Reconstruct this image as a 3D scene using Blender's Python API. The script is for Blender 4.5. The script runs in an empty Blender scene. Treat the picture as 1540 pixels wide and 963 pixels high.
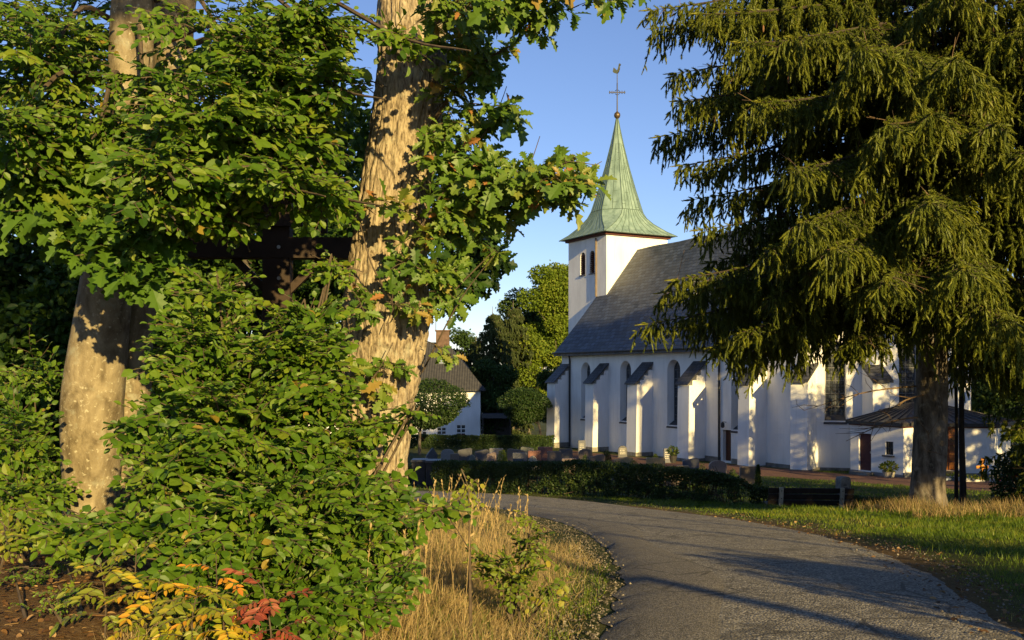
import bpy, math, numpy as np
from mathutils import Vector, Matrix
C = bpy.context.scene
COL = C.collection
R = math.radians

# ------------------------------------------------------------------ camera, sky, sun, exposure
EYE = 1.65
F = 1450.0                      # focal length in pixels of the 1540 px wide photograph
cam_d = bpy.data.cameras.new('camera'); cam = bpy.data.objects.new('camera', cam_d); COL.objects.link(cam)
cam.location = (0, 0, EYE); cam.rotation_euler = (R(90), 0, 0)
cam_d.sensor_width = 36.0; cam_d.lens = 36.0 * F / 1540.0
cam_d.shift_y = 83.5 / 1540.0
cam_d.clip_start = 0.05; cam_d.clip_end = 3000
C.camera = cam
SUN_EL, SUN_AZ = 15.0, 157.5    # azimuth clockwise from +Y
w = bpy.data.worlds.new('World'); C.world = w; w.use_nodes = True
nt = w.node_tree; bg = nt.nodes['Background']
sky = nt.nodes.new('ShaderNodeTexSky'); sky.sky_type = 'NISHITA'; sky.sun_disc = False
sky.sun_elevation = R(SUN_EL); sky.sun_rotation = R(SUN_AZ)
sky.altitude = 500; sky.air_density = 1.0; sky.dust_density = 0.15; sky.ozone_density = 3.2
wb = nt.nodes.new('ShaderNodeMix'); wb.data_type = 'RGBA'; wb.blend_type = 'MULTIPLY'; wb.inputs[0].default_value = 1.0; wb.inputs[7].default_value = (1.0, .90, 1.0, 1)
nt.links.new(sky.outputs[0], wb.inputs[6]); nt.links.new(wb.outputs[2], bg.inputs[0]); bg.inputs[1].default_value = 0.078
sun_d = bpy.data.lights.new('sun', 'SUN'); sun_d.energy = 5.0; sun_d.angle = R(0.53); sun_d.color = (1.0, 0.74, 0.30)
sun = bpy.data.objects.new('sun', sun_d); COL.objects.link(sun)
SV = Vector((math.sin(R(SUN_AZ)) * math.cos(R(SUN_EL)), math.cos(R(SUN_AZ)) * math.cos(R(SUN_EL)), math.sin(R(SUN_EL))))
sun.rotation_euler = SV.to_track_quat('Z', 'Y').to_euler()
sun.location = (20, -30, 30)
vs = C.view_settings
C.display_settings.display_device = 'sRGB'
vs.view_transform = 'Standard'; vs.look = 'None'; vs.exposure = 1.08; vs.gamma = 1.0; vs.use_curve_mapping = False
C.render.engine = 'CYCLES'
C.cycles.max_bounces = 6; C.cycles.diffuse_bounces = 3; C.cycles.glossy_bounces = 2; C.cycles.transmission_bounces = 4; C.cycles.transparent_max_bounces = 6
C.cycles.use_denoising = True
SVN = np.array(SV)

# ------------------------------------------------------------------ helpers
def pw(px, py, Y):
    """a point of the place: where the sight line through a photo pixel is Y metres ahead"""
    return np.array(((px - 770.0) / F * Y, Y, EYE - (py - 565.0) / F * Y))

def tag(o, label=None, cat=None, group=None, kind=None):
    if label: o['label'] = label
    if cat: o['category'] = cat
    if group: o['group'] = group
    if kind: o['kind'] = kind
    return o

def empty(name, loc=(0, 0, 0), rz=0.0, label=None, cat=None, group=None, parent=None):
    o = bpy.data.objects.new(name, None); COL.objects.link(o); o.empty_display_size = 0.2
    o.location = loc; o.rotation_euler = (0, 0, rz)
    if parent: o.parent = parent
    return tag(o, label, cat, group)

def nrm(a):
    return a / np.maximum(np.linalg.norm(a, axis=-1, keepdims=True), 1e-9)

class G:
    """collects geometry and links it as ONE mesh object"""
    def __init__(s): s.V = []; s.L = []; s.T = []; s.M = []; s.A = []; s.n = 0
    def arr(s, V, L, T, mat=0, rnd=None):
        V = np.asarray(V, np.float32); L = np.asarray(L, np.int32); T = np.asarray(T, np.int32)
        s.V.append(V); s.L.append(L + s.n); s.T.append(T)
        s.M.append(np.full(len(T), mat, np.int32) if np.isscalar(mat) else np.asarray(mat, np.int32))
        s.A.append(np.full(len(V), 0.5, np.float32) if rnd is None else np.asarray(rnd, np.float32))
        s.n += len(V)
    def add(s, V, Fs, mat=0, rnd=None):
        s.arr(V, [i for f in Fs for i in f], [len(f) for f in Fs], mat, rnd)
    def box(s, lo, hi, mat=0):
        (x0, y0, z0), (x1, y1, z1) = lo, hi
        s.add([(x0,y0,z0),(x1,y0,z0),(x1,y1,z0),(x0,y1,z0),(x0,y0,z1),(x1,y0,z1),(x1,y1,z1),(x0,y1,z1)],
              [(0,3,2,1),(4,5,6,7),(0,1,5,4),(1,2,6,5),(2,3,7,6),(3,0,4,7)], mat)
    def obox(s, c, ax, ay, az, mat=0):
        c, ax, ay, az = [np.asarray(q, float) for q in (c, ax, ay, az)]
        V = [c + i*ax + j*ay + k*az for k in (-1, 1) for (i, j) in ((-1,-1),(1,-1),(1,1),(-1,1))]
        s.add(V, [(0,3,2,1),(4,5,6,7),(0,1,5,4),(1,2,6,5),(2,3,7,6),(3,0,4,7)], mat)
    def bar(s, p, q, w, h, mat=0, up=(0, 0, 1)):
        p, q = np.asarray(p, float), np.asarray(q, float); d = nrm(q - p)
        a = np.cross(d, up); a = nrm(a) if np.linalg.norm(a) > 1e-6 else np.array((1., 0, 0)); b = np.cross(a, d)
        s.obox((p + q) / 2, a * w / 2, (q - p) / 2, b * h / 2, mat)
    def prism(s, prof, p0, ex, ez, ext, mat=0):
        """2D profile (a,b) in the plane of ex,ez at p0, extruded by the vector ext"""
        p0, ex, ez, ext = [np.asarray(q, float) for q in (p0, ex, ez, ext)]
        n = len(prof); A = [p0 + a*ex + b*ez for a, b in prof]; V = A + [v + ext for v in A]
        s.add(V, [tuple(range(n)), tuple(range(2*n-1, n-1, -1))] + [(i, i+n, (i+1) % n + n, (i+1) % n) for i in range(n)], mat)
    def tube(s, path, rad, seg=8, mat=0, cap=True, rnd=None):
        P = np.asarray(path, float); n = len(P); rad = np.broadcast_to(np.asarray(rad, float), (n,))
        t = np.gradient(P, axis=0); t = nrm(t)
        ref = np.array((0, 0, 1.)) if abs(t[:, 2]).mean() < 0.8 else np.array((1., 0, 0))
        a = nrm(np.cross(t, ref)); b = np.cross(a, t)
        th = np.arange(seg) * 2 * np.pi / seg
        V = P[:, None] + rad[:, None, None] * (np.cos(th)[None, :, None] * a[:, None] + np.sin(th)[None, :, None] * b[:, None])
        i = np.arange(n - 1)[:, None] * seg; j = np.arange(seg)[None]; k = (j + 1) % seg
        Q = np.stack((i + j, i + seg + j, i + seg + k, i + k), -1).reshape(-1)
        T = np.full((n - 1) * seg, 4)
        if cap:
            Q = np.concatenate((Q, np.arange(seg), (n - 1) * seg + np.arange(seg)[::-1])); T = np.concatenate((T, [seg, seg]))
        s.arr(V.reshape(-1, 3), Q, T, mat, rnd if rnd is None else np.full(n * seg, rnd))
    def lathe(s, prof, c, seg=12, mat=0):
        V = [(c[0] + r*math.cos(2*math.pi*k/seg), c[1] + r*math.sin(2*math.pi*k/seg), c[2] + z) for r, z in prof for k in range(seg)]
        Fs = [(i*seg+k, i*seg+(k+1) % seg, (i+1)*seg+(k+1) % seg, (i+1)*seg+k) for i in range(len(prof)-1) for k in range(seg)]
        s.add(V, Fs + [tuple(range(seg))[::-1], tuple((len(prof)-1)*seg + k for k in range(seg))], mat)
    def inst(s, tpl, P, Yd, Zn, S, mat=0, rnd=None):
        """copies of a leaf-sized template: placed at P, its y axis along Yd, its normal near Zn, scaled by S (N or N x 3)"""
        V, Fs = tpl; V = np.asarray(V, np.float32); N = len(P)
        if N == 0: return
        P = np.asarray(P, np.float32); Yd = nrm(np.asarray(Yd, np.float32)); Zn = np.asarray(Zn, np.float32)
        X = nrm(np.cross(Yd, Zn)); Z = np.cross(X, Yd); S = np.asarray(S, np.float32)
        if S.ndim == 1: S = np.repeat(S[:, None], 3, 1)
        W = (P[:, None] + (V[None, :, 0:1] * S[:, None, 0:1]) * X[:, None] + (V[None, :, 1:2] * S[:, None, 1:2]) * Yd[:, None]
             + (V[None, :, 2:3] * S[:, None, 2:3]) * Z[:, None])
        lv = np.array([i for f in Fs for i in f], np.int32); tt = np.array([len(f) for f in Fs], np.int32)
        L = (np.arange(N, dtype=np.int32)[:, None] * len(V) + lv[None]).reshape(-1)
        s.arr(W.reshape(-1, 3), L, np.tile(tt, N), mat, None if rnd is None else np.repeat(np.asarray(rnd, np.float32), len(V)))
    def build(s, name, mats, parent=None, smooth=False, loc=None):
        me = bpy.data.meshes.new(name)
        V = np.concatenate(s.V); L = np.concatenate(s.L); T = np.concatenate(s.T); M = np.concatenate(s.M); A = np.concatenate(s.A)
        me.vertices.add(len(V)); me.vertices.foreach_set('co', V.ravel())
        me.loops.add(len(L)); me.loops.foreach_set('vertex_index', L)
        me.polygons.add(len(T)); st = np.zeros(len(T), np.int32); st[1:] = np.cumsum(T)[:-1]
        me.polygons.foreach_set('loop_start', st); me.polygons.foreach_set('loop_total', T)
        if not isinstance(mats, (list, tuple)): mats = [mats]
        for m in mats: me.materials.append(m)
        me.polygons.foreach_set('material_index', M)
        me.polygons.foreach_set('use_smooth', np.full(len(T), bool(smooth)))
        at = me.attributes.new('rnd', 'FLOAT', 'POINT'); at.data.foreach_set('value', A)
        me.update(calc_edges=True)
        o = bpy.data.objects.new(name, me); COL.objects.link(o)
        if parent: o.parent = parent
        if loc is not None: o.location = loc
        return o

def copy_tree(o, parent=None):
    c = o.copy(); COL.objects.link(c)
    if parent: c.parent = parent
    for ch in list(o.children): copy_tree(ch, c)
    return c

def spline(pts, n):
    """Catmull-Rom through pts"""
    P = np.asarray(pts, float); P = np.vstack((2*P[0]-P[1], P, 2*P[-1]-P[-2])); k = len(P) - 3
    u = np.linspace(0, k - 1e-6, n); i = u.astype(int); t = (u - i)[:, None]
    a, b, c, d = P[i], P[i+1], P[i+2], P[i+3]
    return 0.5 * (2*b + (c-a)*t + (2*a-5*b+4*c-d)*t*t + (3*b-a-3*c+d)*t**3)

def _h(i, j, k):
    n = (i * 374761393 + j * 668265263 + k * 2147483647 * 0 + k * 1274126177) & 0xffffffff
    n = ((n ^ (n >> 13)) * 1274126177) & 0xffffffff
    return ((n ^ (n >> 16)) & 0xffff) / 65535.0
def vnoise(x, y, z=0.0):
    x, y, z = np.broadcast_arrays(np.asarray(x, float), np.asarray(y, float), np.asarray(z, float))
    i, j, k = np.floor(x).astype(np.int64), np.floor(y).astype(np.int64), np.floor(z).astype(np.int64)
    f, g, h = x - i, y - j, z - k; f, g, h = [q*q*(3-2*q) for q in (f, g, h)]
    r = 0
    for a in (0, 1):
        for b in (0, 1):
            for c in (0, 1):
                r = r + _h(i+a, j+b, k+c) * (f if a else 1-f) * (g if b else 1-g) * (h if c else 1-h)
    return r
def fbm(x, y, z=0.0, o=3):
    r = 0; a = 0.5
    for q in range(o): r = r + a * vnoise(x*2**q + 17*q, y*2**q - 9*q, np.asarray(z)*2**q + 5*q); a *= 0.5
    return r
def sstep(a, b, x):
    t = np.clip((np.asarray(x, float) - a) / (b - a), 0, 1); return t*t*(3-2*t)

# ------------------------------------------------------------------ materials
class Mat:
    def __init__(s, name, rough=0.7, spec=0.3):
        s.m = bpy.data.materials.new(name); s.m.use_nodes = True; s.nt = s.m.node_tree
        s.b = s.nt.nodes['Principled BSDF']; s.b.inputs['Roughness'].default_value = rough
        s.b.inputs['Specular IOR Level'].default_value = spec
    def n(s, t, **kw):
        q = s.nt.nodes.new('ShaderNode' + t)
        for k, v in kw.items(): setattr(q, k, v)
        return q
    def l(s, a, b): s.nt.links.new(a, b)
    def coord(s, scale=(1, 1, 1)):
        tc = s.n('TexCoord'); mp = s.n('Mapping'); mp.inputs['Scale'].default_value = scale
        s.l(tc.outputs['Object'], mp.inputs['Vector']); return mp.outputs[0]
    def noise(s, co, scale, detail=4, rough=0.55, dist=0.0):
        q = s.n('TexNoise'); q.inputs['Scale'].default_value = scale; q.inputs['Detail'].default_value = detail
        q.inputs['Roughness'].default_value = rough; q.inputs['Distortion'].default_value = dist
        s.l(co, q.inputs['Vector']); return q.outputs['Fac']
    def voro(s, co, scale, feature='F1', out='Distance'):
        q = s.n('TexVoronoi'); q.feature = feature; q.inputs['Scale'].default_value = scale; s.l(co, q.inputs['Vector']); return q.outputs[out]
    def ramp(s, fac, stops):
        q = s.n('ValToRGB'); e = q.color_ramp.elements
        while len(e) > 1: e.remove(e[-1])
        e[0].position = stops[0][0]; e[0].color = (*stops[0][1], 1)
        for p, c in stops[1:]:
            z = e.new(p); z.color = (*c, 1)
        s.l(fac, q.inputs[0]); return q.outputs[0]
    def mix(s, fac, a, b, mode='MIX'):
        q = s.n('Mix', data_type='RGBA', blend_type=mode)
        if hasattr(fac, 'links'): s.l(fac, q.inputs[0])
        else: q.inputs[0].default_value = fac
        for v, i in ((a, 6), (b, 7)):
            if hasattr(v, 'links'): s.l(v, q.inputs[i])
            else: q.inputs[i].default_value = (*v, 1)
        return q.outputs[2]
    def math(s, op, a, b=0.0):
        q = s.n('Math', operation=op)
        for v, i in ((a, 0), (b, 1)):
            if hasattr(v, 'links'): s.l(v, q.inputs[i])
            else: q.inputs[i].default_value = v
        return q.outputs[0]
    def col(s, c):
        if hasattr(c, 'links'): s.l(c, s.b.inputs['Base Color'])
        else: s.b.inputs['Base Color'].default_value = (*c, 1)
        return s
    def bump(s, h, strength=0.4, dist=0.02):
        q = s.n('Bump'); q.inputs['Strength'].default_value = strength; q.inputs['Distance'].default_value = dist
        s.l(h, q.inputs['Height']); s.l(q.outputs[0], s.b.inputs['Normal']); return s
    def attr(s, name='rnd'):
        q = s.n('Attribute'); q.attribute_name = name; return q.outputs['Fac']

def simple(name, c, var=0.25, scale=3.0, rough=0.7, spec=0.3, bump=0.0, bscale=20, metal=0.0):
    m = Mat(name, rough, spec); co = m.coord()
    lo = tuple(x*(1-var) for x in c); hi = tuple(min(1, x*(1+var)) for x in c)
    m.col(m.ramp(m.noise(co, scale, 5), [(0.3, lo), (0.7, hi)]))
    m.b.inputs['Metallic'].default_value = metal
    if bump: m.bump(m.noise(co, bscale, 4), bump, 0.01)
    return m.m

def leafmat(name, stops, transl=0.3, rough=0.45, spec=0.35, tcol=1.5):
    m = Mat(name, rough, spec); c = m.ramp(m.attr(), stops); m.col(c)
    co = m.coord(); 
    t = m.n('BsdfTranslucent'); g = m.mix(1.0, c, (tcol, tcol*1.05, tcol*0.5), 'MULTIPLY'); m.l(g, t.inputs[0])
    x = m.n('MixShader'); x.inputs[0].default_value = transl
    out = m.nt.nodes['Material Output']
    m.l(m.b.outputs[0], x.inputs[1]); m.l(t.outputs[0], x.inputs[2]); m.l(x.outputs[0], out.inputs[0])
    return m.m

def barkmat(name, dark, mid, light, sc=8.0, stretch=0.18, moss=None, lichen=None, strength=0.8, dist=0.03, spots=None):
    m = Mat(name, 0.9, 0.15); co = m.coord((1, 1, stretch)); co1 = m.coord()
    a = m.noise(co, sc, 8, 0.65, 0.4); c = m.ramp(a, [(0.36, dark), (0.5, mid), (0.68, light)])
    if lichen: c = m.mix(m.ramp(m.noise(co1, 5.5, 6, 0.65), [(0.56, (0, 0, 0)), (0.68, (0.8, 0.8, 0.8))]), c, lichen)
    if moss:
        sp = m.n('SeparateXYZ'); m.l(co1, sp.inputs[0])
        g = m.math('ADD', m.math('MULTIPLY', sp.outputs[2], -0.9), m.math('MULTIPLY', m.noise(co1, 3.0, 5), 2.0))
        c = m.mix(m.ramp(g, [(0.55, (0, 0, 0)), (0.95, (0.9, 0.9, 0.9))]), c, moss)
    if spots: c = m.mix(m.ramp(m.noise(co1, 26, 4, 0.6), [(0.6, (0, 0, 0)), (0.7, (0.75, 0.75, 0.75))]), c, spots)
    m.col(c); m.bump(m.math('ADD', a, m.math('MULTIPLY', m.noise(co1, 60, 3), 0.35)), strength, dist)
    return m.m
# ------------------------------------------------------------------ ground, road, churchyard path
_py = np.array([-60, -12, 0, 6, 12, 18, 24, 32, 40, 50, 60, 80, 106, 140, 250, 600, 1500.])
_pz = np.array([3.0, 0.9, 0.30, 0.0, -.55, -1.13, -1.70, -2.32, -2.95, -3.72, -3.93, -4.25, -5.6, -6.6, -9, -12, -14.])
_yy = np.linspace(-60, 1500, 8000); _zz = np.interp(_yy, _py, _pz)
_k = np.hanning(25); _k /= _k.sum(); _zs = np.convolve(np.pad(_zz, 12, mode='edge'), _k, 'valid')
RIGHT = spline([(2.2, -9), (2.6, -4), (2.95, 2), (3.3, 6), (4.3, 10), (4.85, 14.6), (4.5, 20), (2.5, 27.3), (-.45, 32.6), (-3.5, 35), (-8, 37), (-16, 39), (-30, 42)], 260)
LEFT = spline([(-.9, -9), (-.3, -4), (.25, 2), (.54, 6), (.98, 8.8), (1.2, 12.3), (1.08, 16.8), (.44, 21.3), (-.9, 26.0), (-3.0, 29.2), (-7.5, 31.8), (-15.5, 34), (-30, 37)], 260)
HEDGE = spline([(-2.8, 36.2), (0, 33.4), (2.7, 30.4), (6.0, 25.7), (6.9, 24.1), (9.2, 23.5), (14, 22.6), (24, 20.5)], 120)

def side_dist(P, line):
    """signed distance to a polyline, positive on its right-hand side going along it"""
    P = np.asarray(P, float); out = np.empty(len(P))
    A, B = line[:-1], line[1:]; D = B - A; L2 = (D**2).sum(1)
    for i in range(0, len(P), 4000):
        p = P[i:i+4000, None]; t = np.clip(((p - A) * D).sum(2) / L2, 0, 1); q = A + t[..., None] * D
        dd = np.linalg.norm(p - q, axis=2); k = dd.argmin(1); r = np.arange(len(k))
        cr = D[k, 0] * (p[:, 0, 1] - A[k, 1]) - D[k, 1] * (p[:, 0, 0] - A[k, 0])
        out[i:i+4000] = np.where(cr > 0, -1, 1) * dd[r, k]
    return out

def ground_z(x, y, fine=True):
    x = np.atleast_1d(np.asarray(x, float)); y = np.atleast_1d(np.asarray(y, float)); x, y = np.broadcast_arrays(x, y)
    sh = x.shape; x = x.ravel(); y = y.ravel()
    z = np.interp(y, _yy, _zs)
    near = (np.abs(x) < 40) & (y < 60)
    if near.any():
        P = np.stack((x[near], y[near]), 1)
        dl = -side_dist(P, LEFT)                                    # left of the left kerb
        dr = side_dist(P, RIGHT)
        hd = -side_dist(P, HEDGE)                                    # beyond the hedge
        zz = 0.34 * sstep(0.5, 3.0, dl) * (1 - sstep(16, 26, P[:, 1]))
        zz = zz - 0.40 * sstep(-.2, .9, hd) * (1 - sstep(34, 50, P[:, 1])) * sstep(4, 8, P[:, 0])
        off = np.clip(np.maximum(dl, dr), 0, 3) / 3.0
        zz += off * (fbm(P[:, 0]*.9, P[:, 1]*.9, 3) - .45) * 0.16
        zz += sstep(.1, .7, dr) * .05
        z = z.copy(); z[near] += zz
    far = ~near
    z[far] += (fbm(x[far]*.05, y[far]*.05, 7) - .45) * np.clip((y[far] - 100) / 200, 0, 1) * 6
    return z.reshape(sh)
def gz(x, y): return float(ground_z(x, y)[0])

def axis(lo, hi, core_lo, core_hi, step, growth=1.22):
    a = list(np.arange(core_lo, core_hi + step, step)); s = step
    while a[-1] < hi: s *= growth; a.append(a[-1] + s)
    s = step
    while a[0] > lo: s *= growth; a.insert(0, a[0] - s)
    return np.array(a)
gx = axis(-900, 900, -9, 18, 0.25); gy = axis(-60, 1400, 0, 40, 0.25)
X, Y = np.meshgrid(gx, gy); Zg = ground_z(X, Y)
V = np.stack((X, Y, Zg), -1).reshape(-1, 3); nx = len(gx); ny = len(gy)
i = (np.arange(ny-1)[:, None]*nx + np.arange(nx-1)[None]).reshape(-1)
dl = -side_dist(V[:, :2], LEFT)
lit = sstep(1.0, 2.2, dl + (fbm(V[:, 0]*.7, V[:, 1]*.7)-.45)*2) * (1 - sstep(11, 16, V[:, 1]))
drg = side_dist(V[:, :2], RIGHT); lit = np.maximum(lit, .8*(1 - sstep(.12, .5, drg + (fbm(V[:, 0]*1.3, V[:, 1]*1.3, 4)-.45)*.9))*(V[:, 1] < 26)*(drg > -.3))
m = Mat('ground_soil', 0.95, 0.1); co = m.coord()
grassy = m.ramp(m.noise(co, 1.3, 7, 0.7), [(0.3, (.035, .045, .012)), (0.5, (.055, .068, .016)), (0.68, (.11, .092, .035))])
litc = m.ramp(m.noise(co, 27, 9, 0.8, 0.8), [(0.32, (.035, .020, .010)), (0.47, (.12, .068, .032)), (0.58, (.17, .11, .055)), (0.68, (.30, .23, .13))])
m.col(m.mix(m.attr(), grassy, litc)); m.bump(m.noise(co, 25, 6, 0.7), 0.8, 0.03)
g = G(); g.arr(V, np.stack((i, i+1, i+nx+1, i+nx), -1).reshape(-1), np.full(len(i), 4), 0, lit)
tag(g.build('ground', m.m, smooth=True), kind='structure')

def strip(name, A, B, lift, mat, nacross=10, jitter=0.0, rng=None, crown=0.0):
    n = len(A); t = np.linspace(0, 1, nacross)[None, :, None]
    P = A[:, None] * (1 - t) + B[:, None] * t
    if jitter:
        for k in (0, -1): P[:, k] += np.stack([(fbm(P[:, k, 0]*3.1+s, P[:, k, 1]*3.1, 5, 4)-.47)*jitter*2 for s in (0, 50)], -1)
    z = ground_z(P[..., 0], P[..., 1]) + lift
    e = np.ones(nacross); e[0] = e[-1] = 0; z = z + crown*np.sin(np.linspace(0, np.pi, nacross))[None]
    z[:, 0] -= 0.05; z[:, -1] -= 0.05
    V = np.concatenate((P, z[..., None]), -1).reshape(-1, 3)
    i = (np.arange(n-1)[:, None]*nacross + np.arange(nacross-1)[None]).reshape(-1)
    g = G(); g.arr(V, np.stack((i, i+1, i+nacross+1, i+nacross), -1).reshape(-1), np.full(len(i), 4))
    return g.build(name, mat, smooth=True)

def asphalt(name, base, coarse, tint):
    m = Mat(name, 0.85, 0.25); co = m.coord()
    big = m.noise(co, .9, 6, 0.6); vor = m.voro(co, coarse, 'F1', 'Color'); dist = m.voro(co, coarse, 'F1', 'Distance')
    agg = m.ramp(vor, [(0.12, tuple(c*.35 for c in base)), (0.5, tuple(c*.95 for c in base)), (0.88, tuple(c*2.4 for c in base))]); agg = m.mix(m.ramp(m.noise(co, 2.1, 8, .72), [(.53, (0, 0, 0)), (.60, (.75, .75, .75))]), agg, tuple(c*.45 for c in base)) if coarse < 80 else agg
    c = m.mix(m.ramp(big, [(0.35, (0, 0, 0)), (0.7, (.45, .45, .45))]), agg, tint)
    wx = m.n('TexWave'); wx.inputs['Scale'].default_value = .8
    cr = m.voro(m.coord((1.0, .6, 1)), 1.5, 'DISTANCE_TO_EDGE')
    wob = m.noise(co, 5, 5)
    crack = m.ramp(m.math('ADD', cr, m.math('MULTIPLY', wob, .05)), [(0.036, (.85, .85, .85)), (0.05, (0, 0, 0))])
    gate = m.ramp(m.noise(co, .55, 3), [(0.46, (0, 0, 0)), (0.54, (.9, .9, .9))])
    c = m.mix(m.mix(1.0, crack, gate, 'MULTIPLY'), c, tuple(x*.35 for x in base)); m.col(c)
    pot = m.ramp(m.noise(co, 2.4, 6, .62), [(0.30, (0, 0, 0)), (0.42, (1, 1, 1))])
    h = m.math('ADD', m.math('MULTIPLY', dist, -1.0), m.math('ADD', m.math('MULTIPLY', m.noise(co, 9, 5), 1.2), m.math('MULTIPLY', pot, 1.3)))
    m.bump(h, 0.75, 0.014); return m.m
tag(strip('road', LEFT, RIGHT, 0.035, asphalt('old_asphalt', (.185, .168, .135), 62, (.16, .147, .124)), 14, 0.12, crown=.03), kind='structure')
# the smoother relaid strip along the inside of the bend
tq = np.linspace(0, 1, len(LEFT))[:, None]
wid = 1.05 + .18*np.sin(LEFT[:, 1]*.9) + .7*sstep(12, 26, LEFT[:, 1])
IN = LEFT + nrm(RIGHT-LEFT)*.02; OUT = LEFT + nrm(RIGHT-LEFT)*wid[:, None]
sel = (LEFT[:, 1] > -4) & (LEFT[:, 1] < 24)
tag(strip('road_patch', IN[sel], OUT[sel], 0.056, asphalt('smooth_asphalt', (.14, .127, .107), 110, (.125, .115, .10)), 6, 0.10, crown=.012), kind='structure')

# reddish gravel path of the churchyard
m = Mat('red_gravel', 0.95, 0.1); co = m.coord()
m.col(m.ramp(m.noise(co, 9, 7, .7), [(0.3, (.085, .045, .034)), (0.7, (.20, .115, .085))])); m.bump(m.noise(co, 40, 4), .6, .02); RED = m.m
pa = spline([(1.0, 63), (9, 56), (14.2, 49), (17.2, 44), (22, 38), (32, 35)], 60)
pb = spline([(4.6, 75), (11.5, 62.5), (16.0, 56.4), (20.5, 49.8), (25, 46), (36, 44)], 60)
tag(strip('churchyard_path', pa, pb, 0.04, RED, 12, 0.3), kind='structure')
# ------------------------------------------------------------------ the church
def plaster(name, c=(.81, .80, .775)):
    m = Mat(name, 0.9, 0.15); co = m.coord()
    a = m.noise(m.coord((1, 1, .35)), 1.1, 6, .6)
    k = m.ramp(a, [(0.3, tuple(x*.84 for x in c)), (0.6, c)])
    sp = m.n('SeparateXYZ'); m.l(co, sp.inputs[0])
    low = m.ramp(m.math('ADD', sp.outputs[2], m.math('MULTIPLY', m.noise(co, 1.6, 5), 1.2)), [(0.6, (.5, .5, .5)), (1.7, (0, 0, 0))])
    st = m.ramp(m.noise(m.coord((4, 4, .16)), 1.5, 5, .6), [(.52, (0, 0, 0)), (.74, (.30, .30, .30))]); k = m.mix(st, k, (.52, .50, .45))
    m.col(m.mix(low, k, (.46, .44, .37))); m.bump(m.noise(co, 6, 7, .7), .35, .03); return m.m
PLASTER = plaster('white_plaster')
def slate(name, c=(.056, .068, .092), rowh=.34, colw=.5, axis_x=True):
    m = Mat(name, 0.55, 0.35); tc = m.n('TexCoord'); sp = m.n('SeparateXYZ'); m.l(tc.outputs['Object'], sp.inputs[0])
    cb = m.n('CombineXYZ'); m.l(sp.outputs[0 if axis_x else 1], cb.inputs[0]); m.l(m.math('MULTIPLY', sp.outputs[2], 1.28), cb.inputs[1])
    b = m.n('TexBrick'); m.l(cb.outputs[0], b.inputs['Vector']); b.offset = .5
    for k, v in (('Scale', 1.0), ('Mortar Size', .028), ('Mortar Smooth', .4), ('Bias', 0.0), ('Brick Width', colw), ('Row Height', rowh)): b.inputs[k].default_value = v
    b.inputs['Color1'].default_value = (*[x*.6 for x in c], 1); b.inputs['Color2'].default_value = (*[x*1.45 for x in c], 1); b.inputs['Mortar'].default_value = (*[x*.3 for x in c], 1)
    k = m.mix(m.ramp(m.noise(m.coord(), .7, 6), [(.4, (0, 0, 0)), (.7, (.35, .35, .35))]), b.outputs['Color'], (.10, .10, .095)); m.col(k)
    m.bump(m.math('ADD', m.math('MULTIPLY', b.outputs['Fac'], -1.6), m.noise(m.coord(), 5, 4)), .9, .035); return m.m
SLATE = slate('roof_slate'); SLATE_CAP = slate('buttress_slate', (.05, .052, .06), .25, .3)
STONE = simple('plinth_stone', (.20, .185, .16), .4, 3.5, .9, bump=.5, bscale=8)
DKRED = simple('oxblood_wood', (.085, .025, .018), .25, 5)
IRON = simple('dark_iron', (.035, .033, .032), .3, 10, .5)
CAME = simple('grey_window_bars', (.13, .13, .135), .2, 8, .5)
GOLD = simple('gilded_metal', (.75, .5, .14), .1, 5, .35, metal=1.0)
LEAD = simple('dark_lead_sheet', (.06, .058, .06), .3, 4, .5)
DOORWOOD = simple('brown_door_wood', (.095, .035, .016), .35, 9, .6)
m = Mat('leaded_glass', 0.15, 0.6); tc = m.n('TexCoord'); sp = m.n('SeparateXYZ'); m.l(tc.outputs['Object'], sp.inputs[0])
cb = m.n('CombineXYZ'); m.l(m.math('ADD', sp.outputs[0], m.math('MULTIPLY', sp.outputs[1], .7)), cb.inputs[0]); m.l(sp.outputs[2], cb.inputs[1])
b = m.n('TexBrick'); m.l(cb.outputs[0], b.inputs['Vector']); b.offset = 0
for k, v in (('Scale', 1.0), ('Mortar Size', .012), ('Brick Width', .16), ('Row Height', .2)): b.inputs[k].default_value = v
b.inputs['Color1'].default_value = (.03, .035, .045, 1); b.inputs['Color2'].default_value = (.09, .10, .11, 1); b.inputs['Mortar'].default_value = (.01, .01, .01, 1)
m.col(b.outputs['Color']); GLASS = m.m
# verdigris copper
m = Mat('green_copper', 0.6, 0.3); co = m.coord((1, 1, .25))
m.col(m.ramp(m.noise(co, 2.2, 7, .65), [(0.25, (.075, .118, .105)), (0.45, (.14, .21, .185)), (0.62, (.205, .29, .26)), (0.78, (.24, .28, .23))]))
m.bump(m.noise(m.coord(), 9, 4), .15, .02); COPPER = m.m

O0 = np.array((4.14, 80.0)); CZ = -4.25; ANG = math.atan2(-.883, .469)
church = empty('church', (O0[0], O0[1], CZ), ANG, 'white plastered village church with slate roof and a tower under a green copper spire', 'church')
def uv(u, v): return (O0[0] + .469*u + .883*v, O0[1] - .883*u + .469*v)

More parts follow.
